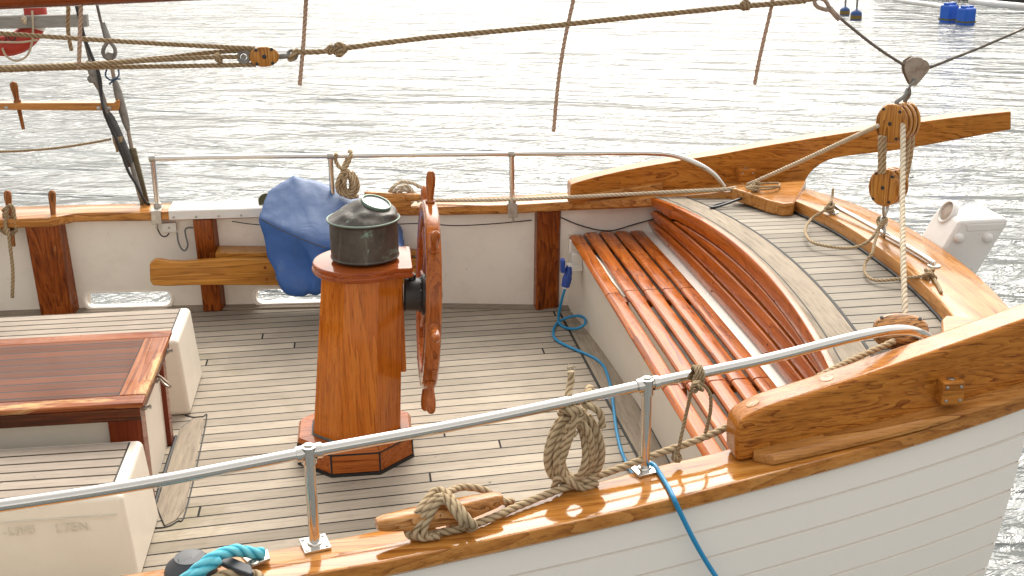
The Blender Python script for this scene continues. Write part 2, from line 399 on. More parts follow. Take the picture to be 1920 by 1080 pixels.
def mat_water():
    m = NT('harbour_water')
    v1 = m.coord('Object', (1,1,1), (0,0,R_(18))); 
    def sc_(vec, s):
        q = m.n('ShaderNodeMapping'); m.l(vec, q.inputs['Vector']); q.inputs['Scale'].default_value = s; return q.outputs[0]
    n0 = m.noise(sc_(v1, (.10,.34,1)), 1.0, 2, .5, .8)              # long swell
    n1 = m.noise(sc_(v1, (.42,1.7,1)), 1.0, 3, .5, .6)
    v2 = m.coord('Object', (1,1,1), (0,0,R_(-24)))
    n2 = m.noise(sc_(v2, (2.0,5.2,1)), 1.0, 4, .58, .6)
    n3 = m.noise(sc_(v1, (6,13,1)), 1.0, 3, .6, .3)
    gust = m.ramp(m.noise(sc_(v2, (.05,.11,1)), 1.0, 3, .6, .5), [(.34, G(.25)), (.66, G(1))])   # wind patches
    b = m.bump(n0, 1.0, .45); b = m.bump(n1, 1.0, .30, b)
    b = m.bump(m.math('MULTIPLY', n2, gust), 1.0, .14, b); b = m.bump(m.math('MULTIPLY', n3, gust), 1.0, .010, b)
    return m.set(Base_Color=(.13,.142,.14), Roughness=.11, IOR=1.45, Specular_IOR_Level=1.0, Normal=b)
WATER = mat_water()

# ------------------------------------------------------------------ boat lines
def interp(T, x):
    if x <= T[0][0]: return T[0][1]
    for i in range(len(T)-1):
        if x <= T[i+1][0]:
            x0, y0 = T[i]; x1, y1 = T[i+1]
            p0 = T[i-1] if i else (2*x0-x1, 2*y0-y1); p3 = T[i+2] if i+2 < len(T) else (2*x1-x0, 2*y1-y0)
            t = (x-x0)/(x1-x0); h = x1-x0
            m0 = (y1-p0[1])/(x1-p0[0])*h; m1 = (p3[1]-y0)/(p3[0]-x0)*h
            return (2*t**3-3*t**2+1)*y0 + (t**3-2*t**2+t)*m0 + (-2*t**3+3*t**2)*y1 + (t**3-t**2)*m1
    return T[-1][1]
OUT = [(-5,2.72),(-3.5,2.72),(-2.4,2.69),(-1.4,2.625),(-.7,2.56),(0,2.50),(.46,2.405),(1.19,2.26),(1.54,2.185),(2.15,2.06),(2.62,1.95),(2.9,1.87)]
INN = [(-5,2.45),(-3.5,2.45),(-1.9,2.42),(-1.36,2.365),(-.07,2.295),(.15,2.25),(.9,2.075),(1.16,2.0),(1.5,1.93),(2.1,1.72),(2.9,1.5)]
def yo(x): return interp(OUT, x)
def yi(x): return interp(INN, x)
def nx(x, s): return 0 if s > 0 else .19*(1-math.exp(-.17*max(0, -.07-x)/.19))   # the near side flares a little more forward
def zc(x): return .786 + .0255*max(0, x+.11)**2
def ybul(x, z): return yo(x) - .17 + .09*(1 - z/.75)
def za(y): return .925 + .06*(1-(y/1.5)**2)
def frange(a, b, n): return [a + (b-a)*i/n for i in range(n+1)]
WATZ = -.75

boat = thing('sailing_boat', (0,0,WATZ), 'white planked wooden sailing boat with varnished cap rails and teak deck', 'boat')

# cap rails, both sides
def cap_ring(x, s, extra=0, thick=.068):
    a, b, z = yi(x) - extra + nx(x, s)*1.1, yo(x) + nx(x, s), zc(x)
    r = .014
    return [Vector((x, s*y, zz)) for y, zz in ((a+r, z), (b-r, z), (b-.004, z-.004), (b, z-r), (b, z-thick+r), (b-r, z-thick), (a+r, z-thick), (a, z-thick+r), (a, z-r), (a+.004, z-.004))]
def pad(x):  # the cap is wider where the belaying pins stand
    t = min(1, max(0, (-1.93 - x)/.12)); return .105*t*t*(3-2*t)
def pad_near(x): return 0.0
mb = MB(); mb.loft([cap_ring(x, 1, pad(x)) for x in frange(-4.6, 2.72, 90)]); obj('cap_rail', mb, W_CAP, boat, angle=30)
mb = MB(); mb.loft([cap_ring(x, -1) for x in frange(-4.6, 2.72, 90)]); cn = obj('cap_rail', mb, W_CAPN, boat, angle=30)
# planked hull, near and far: each strake lies a little proud of the one below
def yhull(x, z, top):
    s = top - z; k = max(0, (x-.6)/2.1)
    return yo(x) - .04 + .07*s - .10*s*s - .035*k*k*s*s
def xend(z): return 2.625 + .14*z + .03
for side in (-1, 1):
    mb = MB(); ns = 15; sh = .118
    for k in range(ns):
        rows = []
        for t, pr in ((0, -.018), (.026, -.012), (.045, .003), (.955, .001), (.972, -.010), (1.0, -.018)):
            row = []
            for i in range(61):
                u = i/60; d0 = .066 + k*sh + t*sh
                x = -4.6 + u*(xend(.98-d0) + 4.6)
                z = zc(x) - d0 - .003*(k+t)*max(0, x)
                row.append(Vector((x, side*(yhull(x, z, zc(x)) + pr + nx(x, side)), z)))
            rows.append(row)
        # freeing ports on the far side are cut through the upper strakes
        n = 61; vs = [p for r in rows for p in r]; fs = []
        for a in range(len(rows)-1):
            for i in range(n-1):
                c = (vs[a*n+i] + vs[(a+1)*n+i+1])/2
                if side > 0 and -.16 < c.z < .16 and ((-1.93 < c.x < -1.36) or (-.70 < c.x < -.12)): continue
                fs.append((a*n+i, a*n+i+1, (a+1)*n+i+1, (a+1)*n+i))
        mb.add(vs, fs)
        last = rows[-1]
    obj('hull_planking', mb, P_HULL, boat, angle=35)
mb = MB()   # transom
tr = []
for t in frange(-1, 1, 24):
    f = 1-abs(t)**2.2
    tr.append([Vector((xend(z)-.004 + (.42+.12*z)*f, t*yhull(xend(z), z, zc(2.6)), z)) for z in frange(.93, -1.0, 10)])
mb.loft(tr, cap=False, closed=False); obj('transom', mb, P_HULL, boat)

# inner bulwark, with the freeing ports left open on the far side
PORTS = [(-1.95, -1.34, .032, .142), (-.72, -.10, .032, .142)]
def bulwark(side):
    xs = sorted(set([round(x, 3) for x in frange(-4.6, 2.3, 46)] + [v for p in PORTS for v in p[:2]])); zs = [0.0, .032, .142, .3, .5, .76]
    if side < 0: zs = [0, .4, .76]
    mb = MB()
    for a in range(len(xs)-1):
        for b in range(len(zs)-1):
            cx, cz = (xs[a]+xs[a+1])/2, (zs[b]+zs[b+1])/2
            if side > 0 and any(p[0] < cx < p[1] and p[2] < cz < p[3] for p in PORTS): continue
            q = []
            for (i, j) in ((a,b),(a+1,b),(a+1,b+1),(a,b+1)):
                x, z = xs[i], zs[j]; zz = z if z < .75 else zc(x)-.06
                q.append(Vector((x, side*(ybul(x, z) + nx(x, side)), zz)))
            mb.add(q, [(0,1,2,3)])
    return mb
obj('bulwark', bulwark(1), P_BULW, boat, smooth=True); obj('bulwark', bulwark(-1), P_BULW, boat)
for (x0, x1, z0, z1) in PORTS:      # white rims of the freeing ports, running out to the planking
    mb = MB(); r = .05; ring = []
    for (cx, cz, a0) in ((x1-r, z1-r, 0), (x0+r, z1-r, 90), (x0+r, z0+r, 180), (x1-r, z0+r, 270)):
        for k in range(6):
            a = R_(a0 + 18*k); ring.append((cx + r*math.cos(a), cz + r*math.sin(a)))
    def rr(off, dy): return [Vector((((x-(x0+x1)/2)*(1+off/(x1-x0)*2) + (x0+x1)/2), ybul(x, .08)+dy, (z-(z0+z1)/2)*(1+off/(z1-z0)*2) + (z0+z1)/2)) for x, z in ring]
    mb.loft([rr(0.0, .06), rr(0, .0), rr(.004, -.008), rr(.014, -.009), rr(.024, -.004), rr(.026, .004)], cap=False)
    obj('port_rim', mb, P_HULL, boat, angle=60)
# sole of the cockpit: seams run a few degrees off the axis, so the planks carry their own UVs
mb = MB(); xs = frange(-4.6, 1.75, 40); N = 24; vs = []; fs = []; uv = []
for x in xs:
    for j in range(N+1):
        y = (-1 + 2*j/N)*(ybul(x, 0)+.02+(nx(x, -1) if j < N/2 else 0)); vs.append(Vector((x, y, 0)))
for i in range(len(xs)-1):
    for j in range(N):
        f = (i*(N+1)+j, (i+1)*(N+1)+j, (i+1)*(N+1)+j+1, i*(N+1)+j+1); fs.append(f)
        uv.append([(vs[k].x, vs[k].y - (.07 - .025*vs[k].y)*vs[k].x) for k in f])
mb.add(vs, fs, uv); obj('cockpit_sole', mb, D_SOLE, boat)
mb = MB()   # grey waterway board along the far bulwark
vs = [];
for x in frange(-4.6, 1.6, 40): vs += [Vector((x, ybul(x,0)-.055, .012)), Vector((x, ybul(x,0)+.01, .030)), Vector((x, ybul(x,0)-.055, -.01))]
n = 3; fs = []
for i in range(40): fs += [(i*n, (i+1)*n, (i+1)*n+1, i*n+1), (i*n+2, (i+1)*n+2, (i+1)*n, i*n)]
mb.add(vs, fs); obj('waterway', mb, greywood('waterway_grey', (.27,.225,.175)), boat)
mb = MB()   # margin board at the foot of the bench with its caulk line
mb.prism([(1.475,2.02,-.02),(1.72,2.02,-.02),(1.72,-2.05,-.02),(1.54,-2.05,-.02),(1.52,-.28,-.02),(1.497,.75,-.02)], (0,0,.025)); obj('margin_plank', mb, W_GREYY, boat)
mb = MB(); mb.tube([(1.468,2.05,.004),(1.488,.75,.004),(1.512,-.28,.004),(1.532,-2.05,.004)], .007, 6, step=.3); obj('caulk_line', mb, P_DKBASE, boat)
mb = MB(); mb.tube([(1.595,2.1,.006),(1.64,1.4,.006),(1.665,.6,.006),(1.668,-.36,.006),(1.66,-1.6,.006)], .006, 6, step=.2); obj('caulk_line', mb, P_DKBASE, boat)
# timber heads standing against the far bulwark
for x0, x1 in ((-2.27,-2.02), (-1.115,-.955), (1.29,1.475)):
    mb = MB(); q = []
    for z in (-.0, .735):
        yf = ybul((x0+x1)/2, z) - (.12 if x0 < -2 else .085 if x0 < 0 else .05); zt = z if z < .1 else zc(x0)-.066
        q += [Vector((x0+.015, yf, zt)), Vector((x1-.015, yf, zt)), Vector((x1+.02, ybul(x1,z)+.03, zt)), Vector((x0, ybul(x0,z)+.03, zt))]
    mb.add(q, [(0,1,5,4),(1,2,6,5),(2,3,7,6),(3,0,4,7),(3,2,1,0),(4,5,6,7)]); obj('timber_head', mb, W_POST, boat, bevel=.012)
for x in (-.4, .6, 1.2):   # same timbers on the near side, below the cap
    mb = MB(); mb.box((x, -ybul(x,.3)-.02, .0), (x+.18, -ybul(x,.3)+.08, zc(x)-.07)); obj('timber_head', mb, W_POST, boat, bevel=.012)
# cap cover strip
mb = MB(); rg = []
for x in frange(-1.262, -.35, 8):
    a, b, z = yi(x)-.008, yo(x)-.02, zc(x); rg.append([Vector((x, y, zz)) for y, zz in ((a, z-.058),(a, z+.002),(a+.008, z+.009),(b, z+.010),(b, z+.001),(a+.012,z+.001))])
mb.loft(rg); cs = obj('cap_cover_strip', mb, P_CLOTH, boat)
mb = MB()
for x in frange(-1.23, -.45, 5):
    mb.lathe([(.0,-.004),(.009,-.003),(.009,.0),(.0,.004)], (x, yi(x)-.011, zc(x)-.04), (0,-1,0), 8); mb.lathe([(.009,-.002),(.008,.002),(.0,.003)], (x, yo(x)-.07, zc(x)+.010), (0,0,1), 8)
objs('screw', mb, S_DULL, cs)

# shelf along the far bulwark
sh_ = thing('side_shelf', (-.4, 2.25, .33), 'golden varnished shelf board fixed to the posts behind blue cover', 'shelf')
mb = MB(); prof = []
pts = [(280,495),(281,528),(287,536),(310,537),(372,535),(384,535),(560,536),(790,532),(790,486),(560,486),(420,486),(372,490),(345,492),(316,491),(300,488),(288,488)]
prof = [UY(px, py, 2.17) for px, py in pts]; mb.prism(prof, (0,.065,0)); fr = obj('front_board', mb, W_SHELF, sh_, bevel=.012, seg=3)
mb = MB()
for px in (497, 500): mb.lathe([(.0,-.003),(.011,-.002),(.011,.002),(.0,.003)], UY(px, 502 if px == 497 else 524, 2.168), (0,-1,0), 12)
objs('plug', mb, W_POST, fr)
mb = MB(); mb.prism([(-.955,2.245,.497),(.50,2.2,.455),(.50,2.42,.455),(-.955,2.52,.497)], (0,0,-.03)); obj('shelf_board', mb, W_SHELF, sh_, bevel=.004)

# ------------------------------------------------------------------ aft deck, coaming, transom cap
xfa = lambda y: 2.225 - .048*y*y            # forward edge of the raised aft deck
def inner_x(y): return 2.875 - .075*max(0, abs(y)-.15)**2
def outer_x(y): return 3.215 - .085*y*y - .10*max(0, abs(y)-1.3)**2
ylim = 1.60
mb = MB(); ys = frange(-1.75, 1.75, 28)
mb.loft([[Vector((xfa(y)+.185, y, za(y))), Vector((3.0, y, za(y)-.01))] for y in ys], cap=False, closed=False); obj('aft_deck', mb, D_AFT, boat)
mb = MB(); mb.loft([[Vector((xfa(y)-.005, y, za(y)-.05)), Vector((xfa(y)-.005, y, za(y)+.002)), Vector((xfa(y), y, za(y)+.006)), Vector((xfa(y)+.18, y, za(y)+.006)), Vector((xfa(y)+.18, y, za(y)-.05))] for y in ys], cap=False, closed=False)
obj('aft_deck_margin', mb, W_GREYY, boat)
mb = MB(); mb.tube([(xfa(y)+.19, y, za(y)+.002) for y in ys], .008, 6, step=.1); obj('caulk_line', mb, P_DKBASE, boat)
mb = MB(); mb.tube([(xfa(y)+.035, y, za(y)+.005) for y in ys], .004, 6, step=.1); obj('caulk_line', mb, P_DKBASE, boat)
def ztc(y): return za(y) + .075
def tc_ring(y):
    a, b, z = inner_x(y), outer_x(y), ztc(y); r = .012
    return [Vector((xx, y, zz)) for xx, zz in ((a, z-.10),(a, z-r),(a+.004, z-.004),(a+r, z),(b-r, z),(b-.004,z-.004),(b, z-r),(b, z-.09))]
mb = MB(); mb.loft([tc_ring(y) for y in frange(-1.66, 1.66, 40)]); obj('transom_cap', mb, wood('transom_cap_oak', (.46,.20,.055), (.22,.075,.014), (.60,.31,.11), 'Y', 2, 50, .2, .35, .4, seed=21, wear=(.52,.39,.24), wearamt=.68), boat, angle=30)
mb = MB(); mb.tube([(inner_x(y)-.004, y, za(y)) for y in frange(-1.5, 1.5, 24)], .009, 6, step=.1); obj('caulk_line', mb, P_DKBASE, boat)
# oak knees in the two quarters
mb = MB(); z = 1.04
mb.prism([UZ(px, py, z) for px, py in ((1372,352),(1440,343),(1512,338),(1494,371),(1488,380),(1470,382),(1440,375),(1405,362))], (0,0,-.085)); obj('quarter_knee', mb, W_CAP, boat, bevel=.012, seg=3)
mb = MB(); z = 1.03
mb.prism([UZ(px, py, z) for px, py in ((1765,598),(1772,590),(1800,592),(1850,600),(1900,600),(1900,660),(1780,680),(1766,640))], (0,0,-.09)); obj('quarter_knee', mb, W_CAPN, boat, bevel=.014, seg=3)

# ------------------------------------------------------------------ quarter beams (davits)
def beam(label, prof, yfun, thick, mat, side):
    t = thing('quarter_beam', (prof[0][0], yfun(prof[0][0]), .85), label, 'wooden beam', 'curved oak beams on the stern quarters')
    mb = MB(); n = len(prof)
    A = [Vector((x, yfun(x), z)) for x, z in prof]; B = [p + Vector((0, thick, 0)) for p in A]
    mb.add(A + B, [tuple(range(n)), tuple(range(2*n-1, n-1, -1))] + [(i, n+i, n+(i+1)%n, (i+1)%n) for i in range(n)])
    return t, obj('beam', mb, mat, t, bevel=.026, seg=4)
def smoothpoly(pts, k=5, sharp=()):
    P = [Vector((p[0], p[1], 0)) for p in pts]; out = []
    n = len(P)
    for i in range(n):
        a, b, c, d = P[i-1], P[i], P[(i+1)%n], P[(i+2)%n]
        if i in sharp or (i+1) % n in sharp:
            a = b*2-c if i in sharp else a
            d = c*2-b if (i+1) % n in sharp else d
        for j in range(k):
            t = j/k; q = .5*((2*b)+(c-a)*t+(2*a-5*b+4*c-d)*t*t+(3*b-a-3*c+d)*t**3); out.append((q.x, q.y))
    return out
yfar = lambda x: 1.90 - .10*(x-1.53)
def Ub(px, py, y0, k, x0):      # pixel onto the oblique vertical plane y = y0 + k (x - x0)
    d = CF + ((px-960)*CR - (py-540)*CU)/FPX
    t = (y0 + k*(CC.x-x0) - CC.y)/(d.y - k*d.x); p = CC + d*t; return (p.x, p.z)
fp = [(1071,382),(1070,352),(1082,342),(1160,322),(1250,305),(1350,289),(1450,271),(1640,241),(1800,219),(1896,209),(1896,243),(1700,279),(1600,291),(1555,300),(1528,316),(1512,336),(1502,366),(1400,375),(1250,379)]
prof = smoothpoly([Ub(a, b, 1.90, -.10, 1.53) for a, b in fp], 4, (0, 9, 10, 16))
bf, bfo = beam('long curved oak beam of the far quarter reaching out over the water', prof, yfar, .14, W_OAK, 1)
mb = MB(); mb.prism([(1.50, yfar(1.5)-.03, .862),(2.15, yfar(2.15)-.03, .93),(2.15,yfar(2.15)-.03,.985),(1.5,yfar(1.5)-.03,.895)], (0,.05,0)); obj('moulding', mb, W_CAP, bf, bevel=.008)
q = UY(1398, 332, yfar(2.7)-.03)
def chock(parent, c, ydir, s=1.0):
    mb = MB(); mb.obox(c, (.058*s,0,0), (0,.045*s,0), (0,0,.062*s)); o = obj('pin_socket', mb, W_OAK, parent, bevel=.008)
    m2 = MB()
    m2.lathe([(0,.001),(.017,.002),(.015,.003)], c + Vector((0,0,.062*s)), (0,0,1), 12)
    for a in (-1,1):
        for b in (-1,1): m2.lathe([(.0,.0),(.007,.001),(.006,.003),(0,.004)], c + Vector((a*.036*s, ydir*.045*s, b*.036*s)), (0,ydir,0), 8)
    objs('screw', m2, S_DULL, o)
chock(bf, q, -1)
ynear = lambda x: -2.055 + .13*(x-1.6)
np_ = [(1418,872),(1378,836),(1374,820),(1388,796),(1412,778),(1450,761),(1520,739),(1640,699),(1770,654),(1920,601),(2060,552),(2200,500),(2200,580),(2060,690),(1920,765),(1770,782),(1640,815)]
npz = [Ub(a, b, -2.055, .13, 1.6) for a, b in np_]
npz[0] = (npz[0][0], zc(npz[0][0])); npz[1] = (npz[1][0]+.01, zc(1.5)+.0)
npz[2] = (npz[1][0]-.005, npz[2][1]-.01)
npz = npz[1:]
prof = smoothpoly(npz, 4, (0, 10, 11))
bn, bno = beam('thick curved oak beam on the near quarter above the white planking', prof, ynear, .15, W_OAK, -1)
mb = MB(); rg = []      # moulding along its foot
for x in frange(1.545, 3.0, 24):
    w = .075*min(1, (x-1.535)/.06); y = ynear(x); z = zc(x) + (.02*max(0,x-2.2))
    rg.append([Vector((x, yy, zz)) for yy, zz in ((y+.03, z-.005),(y-w*.75, z-.005),(y-w, z+.008),(y-w, z+.024),(y-w*.85, z+.036),(y-w*.3, z+.045),(y+.03, z+.05))])
mb.loft(rg); obj('moulding', mb, W_CAP, bn, angle=35)
c = UY(1790, 740, -2.03); c.y = ynear(c.x)-.03; chock(bn, c, -1, .78)
mb = MB()
for px, py in ((1412,752),(1551,704)):
    p = UZ(px, py, 1.07 if px < 1500 else 1.14 if px < 1700 else 1.32)
    x = p.x; zt, sl = 0, .3
    for i_ in range(len(prof)):
        (xa, zza), (xb, zzb) = prof[i_], prof[(i_+1) % len(prof)]
        if min(xa, xb) <= x < max(xa, xb):
            zq = zza + (zzb-zza)*(x-xa)/(xb-xa)
            if zq > zt: zt, sl = zq, (zzb-zza)/(xb-xa)
    mb.lathe([(0,-.006),(.027,-.004),(.027,.0015),(.0,.002)], (x, ynear(x)+.080, zt), (-sl,0,1), 16)
objs('wood_plug', mb, W_CLEAT, bno)

# ------------------------------------------------------------------ bench with slatted seat and curved back
bench = thing('slatted_bench', (1.8, 0, 0), 'varnished slatted bench with curved backrest across the stern of the cockpit', 'bench')
mb = MB(); vs = [] # white front panel of the seat
yy_ = frange(-2.1, 2.12, 16)
xf = lambda y: 1.668 - .028*max(0, y)**2
mb.loft([[Vector((xf(y), y, 0)), Vector((xf(y)-.02, y, .585)), Vector((xf(y)+.02, y, .585)), Vector((xf(y)+.04, y, 0))] for y in yy_]); obj('seat_front', mb, P_CREAM, bench)
mb = MB(); mb.box((1.68,-2.0,.40),(2.15,2.0,.42)); obj('seat_floor', mb, paint('seat_inside', (.50,.49,.46), .5, .3), bench)
mb = MB(); mb.loft([[Vector((2.03, y, .50)), Vector((2.03, y, .600)), Vector((2.15, y, .612)), Vector((2.15, y, .50))] for y in frange(-1.95,1.95,20)]); obj('ledge', mb, P_HULL, bench)
jy = [2.0, 1.715, .66, -.75, -1.95]
for k in range(5):
    o0 = [0.0, .108, .216, .324, .430][k]
    def sx(y): return 1.526 + o0*(1.0 + .03*(1-(y/2)**2)) + .02*(1-(y/1.95)**2)*(k/4)
    for s in range(4):
        a, b = jy[s]-.004, jy[s+1]+.004
        mb = MB(); rg = []
        w = .088
        for y in frange(a, b, 8):
            x = sx(y); z = .622 - (.012 if k == 0 else 0)
            if s == 0: ez = -.02*max(0, (y-1.9)/.1)**2
            else: ez = 0
            t0 = .012 if k == 0 else 0
            rg.append([Vector((x, y, z-.03+ez)), Vector((x-.002, y, z-.012-t0+ez)), Vector((x+.008, y, z-.003-t0*.5+ez)), Vector((x+.022, y, z+ez)), Vector((x+w-.016, y, z+ez)), Vector((x+w-.004, y, z-.004+ez)), Vector((x+w, y, z-.014+ez)), Vector((x+w, y, z-.03+ez))])
        mb.loft(rg); obj('slat', mb, W_BENCH, bench, bevel=.004, angle=25)
for y in (1.69, .60, -.70, -1.75):
    mb = MB(); mb.box((1.57, y-.05, .545), (2.04, y+.05, .588)); obj('seat_bearer', mb, W_POST, bench, bevel=.004)
# backrest
top = lambda y: .905 + .105*(1-(y/1.75)**2)
def backx(y, z):
    t = (z-.62)/(top(y)-.62); b = 2.112 + .03*(1-(y/1.9)**2)
    return b + (xfa(y)-.035-b)*t
def board(name, zlo, zhi, ya, yb, mat, th=.032, n=44, off=0, rnd=.0):
    mb = MB(); rg = []
    for y in frange(ya, yb, n):
        e = 1.0
        if rnd:
            d = min(y-min(ya,yb), max(ya,yb)-y)/rnd; e = 1.0 if d >= 1 else math.sqrt(max(0.0, 1-(1-d)**2))*.96+.04
        a, b = zlo(y), zhi(y); mz = (a+b)/2; a, b = mz+(a-mz)*e, mz+(b-mz)*e
        r = min(.006, (b-a)*.3)
        def P(z, o): return Vector((backx(y, z)-off+o, y, z))
        rg.append([P(a+r,0), P(a+r*.2, r*.5), P(a, r), P(a, th), P(b, th), P(b, r), P(b-r*.2, r*.5), P(b-r, 0)])
    mb.loft(rg); return obj(name, mb, mat, bench, angle=38)
ze = 1.93
top = lambda y: .905 + .105*(1-(y/1.75)**2)
board('backrest_board', lambda y: .625, lambda y: .715 + .004*(1-(y/1.8)**2), -1.95, 1.93, W_BACK, off=.012, rnd=.05)
board('backrest_board', lambda y: .728+.004*(1-(y/1.8)**2), lambda y: .812 + .010*(1-(y/1.8)**2), -1.88, 1.82, W_BACK, off=.004, rnd=.05)
ins = lambda y: .828 + .012*(1-(y/1.8)**2)
insT = lambda y: ins(y) + .010 + .060*(1-(y/1.40)**2)
board('backrest_board', ins, insT, -1.36, 1.36, W_BACK, rnd=.06)
board('backrest_board', lambda y: (insT(y)+.011 if abs(y) < 1.37 else ins(y) + .01 - .002*(abs(y)-1.37)), top, -1.74, 1.72, W_BACK, off=.003)
mb = MB(); mb.loft([[Vector((2.16, y, .5)), Vector((max(2.165, xfa(y)-.01), y, za(y)-.045)), Vector((max(2.2, xfa(y)+.02), y, za(y)-.045)), Vector((2.2, y, .5))] for y in frange(-1.95,1.95,20)]); obj('back_panel', mb, P_DKBASE, bench)  # coloured black to paint the shade in the gaps between backrest boards
mb = MB()
for yb_ in (1.45, .5, -.5, -1.35):
    for z in (.645,.695,.75,.79,.93):
        if z > top(yb_)-.02: continue
        mb.lathe([(0,.0),(.007,-.001),(.007,.002),(0,.003)], (backx(yb_, z)-.014, yb_, z), (-1,0,.1), 8)
objs('plug', mb, W_POST, bench)
# ------------------------------------------------------------------ steering pedestal
SH = .08
def shear(p): return Vector((p[0] + SH*p[2], p[1], p[2]))
def octa(r, z, sh=True, cx=0):
    return [(shear if sh else Vector)((cx + r*math.cos(R_(22.5+45*k)), r*math.sin(R_(22.5+45*k)), z)) for k in range(8)]
ped = thing('steering_pedestal', (0,0,0), 'octagonal varnished teak steering pedestal on a stepped plinth, in cockpit centre', 'pedestal')
mb = MB(); mb.loft([octa(.333,.018,0), octa(.330,.118,0)]); pl = obj('plinth', mb, W_PEDX, ped, smooth=False, bevel=.003)
mb = MB(); mb.loft([octa(.34,0,0), octa(.34,.017,0)]); mb.loft([octa(.3305,.118,0), octa(.3305,.130,0)])
for k in range(8):
    a = R_(22.5+45*k); c = Vector((.332*math.cos(a), .332*math.sin(a), .07)); t = Vector((-math.sin(a), math.cos(a), 0))
    mb.obox(c, t*.0045, Vector((math.cos(a), math.sin(a), 0))*.002, (0,0,.052))
objs('caulking', mb, P_DKBASE, pl, smooth=False)
mb = MB(); o1, o2 = octa(.333,.130,0), octa(.318,.152,0); i2 = octa(.250,.152,0)
for k in range(8):   # mitred top boards of the plinth
    j = (k+1) % 8; s = .988
    m0 = (o1[k]+o1[j])/2
    def sq(p): return m0 + (p-m0)*s
    a0, a1, b0, b1, c0, c1 = sq(o1[k]), sq(o1[j]), m0+(o2[k]-m0)*s, m0+(o2[j]-m0)*s, m0+(i2[k]-m0)*s, m0+(i2[j]-m0)*s
    mb.add([a0,a1,b1,b0,c1,c0], [(0,1,2,3),(3,2,4,5)])
obj('plinth_top', mb, W_PEDX, ped, smooth=False)
mb = MB(); mb.loft([octa(.316,.131,0), octa(.255,.150,0)]); obj('caulking', mb, P_DKBASE, pl, smooth=False)
mb = MB(); mb.loft([octa(.253,.13), octa(.226,1.04)]); col_ = obj('column', mb, W_PED, ped, smooth=False, bevel=.004)
mb = MB(); rg = [octa(.2555,.151), octa(.2545,.165)]; mb.loft(rg, cap=False); obj('caulking', mb, C_GRY, ped, smooth=False)
def tabletop(r, z0, z1, rad):
    mb = MB(); ring = []
    for k in range(49):
        a = R_(48 + 264*k/48); ring.append((r*math.cos(a), r*math.sin(a)))
    ring += [(.245,-.205),(.262,-.195),(.262,.195),(.245,.205)]
    def rr(s, z): return [shear((x*s, y*s, z)) for x, y in ring]
    mb.loft([rr(.95, z0), rr(.985, z0+.006), rr(1.0, z0+.016), rr(1.0, z0+.022), rr(.972, z0+.028), rr(.98, z0+.034), rr(.985, z1-.008), rr(.97, z1-.001), rr(.95, z1)]); return mb
obj('table_top', tabletop(.262, 1.045, 1.10, .02), W_TABLE, ped, angle=50)
mb = MB(); c = UY(681, 518, -.212); mb.obox(c, (.035,0,0), (0,.006,.0), (0,0,.009)); mb.obox(c+Vector((0,-.004,0)), (.022,0,0), (0,.006,0), (0,0,.004)); obj('brass_plate', mb, metal('old_brass', (.12,.10,.06), .5, .3), ped, bevel=.002)
mb = MB(); mb.box((.262, -.06, .47), (.292, .06, 1.02)); obj('back_cleat', mb, W_PED, ped, bevel=.008)
# steering shaft gear
ax = Vector((1,0,-.055)).normalized(); wc = Vector((.424,0,.885)); wv = Vector((.055,0,1)).normalized()
sc0 = wc - ax*.125
mb = MB(); mb.lathe([(0,0),(.085,0),(.09,.004),(.09,.085),(.082,.092),(.03,.095),(.03,.12),(0,.12)], sc0, ax, 24); mb.lathe([(0,.0),(.02,.0),(.02,.028),(0,.03)], sc0 + ax*.045 + Vector((0,0,.085)), (0,0,1), 12); obj('shaft_housing', mb, BLK, ped, angle=35)

hood = thing('compass_hood', shear((0,0,1.10)), 'dented copper compass hood with green patina and round lens, on the pedestal', 'compass')
hc = shear((0,0,1.10)); hc.x += .015
mb = MB(); mb.lathe([(.0,.0),(.178,.0),(.18,.006),(.176,.012),(.177,.10),(.176,.185),(.181,.192),(.187,.196),(.187,.204),(.18,.208)], hc + Vector((0,0,.018)), (0,0,1), 56); obj('drum', mb, COPPER, hood, angle=30)
mb = MB(); mb.lathe([(.10,0),(.10,.02)], hc - Vector((0,0,.001)), (0,0,1), 24); obj('drum_foot', mb, metal('brass_foot', (.25,.14,.06), .4), hood)
rings = []
Ax1 = Vector((.30,-.20,1)).normalized(); topc = hc + Vector((.068,-.012,.297))
Xd = (Vector((1,0,0)) - Ax1*Ax1.x).normalized(); Yd = Ax1.cross(Xd)
def dring(t, r):
    c0 = hc + Vector((0,0,.225)); out = []
    for k in range(56):
        a = 2*math.pi*k/56
        p0 = c0 + Vector((math.cos(a), math.sin(a), 0))*.182; p1 = topc + (Xd*math.cos(a) + Yd*math.sin(a))*.078
        p = p0.lerp(p1, t); p += Vector((math.cos(a), math.sin(a), .3))*r
        d = noise.noise(p*17)*.013*math.sin(math.pi*t); out.append(p + Vector((math.cos(a), math.sin(a), .6))*d)
    return out
mb = MB(); mb.loft([dring(t, .009*math.sin(math.pi*t)) for t in frange(0,1,10)]); obj('dome', mb, COPPER, hood, angle=60)
mb = MB(); mb.lathe([(.070,-.004),(.080,-.003),(.081,.010),(.078,.014),(.071,.014),(.071,.004)], topc, Ax1, 40); obj('lens_ring', mb, VERD, hood)
mb = MB(); mb.lathe([(0,.0),(.0705,.0),(.0705,.005),(.05,.0085),(0,.010)], topc, Ax1, 40); obj('lens', mb, LENS, hood)
mb = MB(); mb.torus(hc + Vector((0,0,.222)), .1865, .005, (0,0,1), 48, 6); obj('rim', mb, VERD, hood)
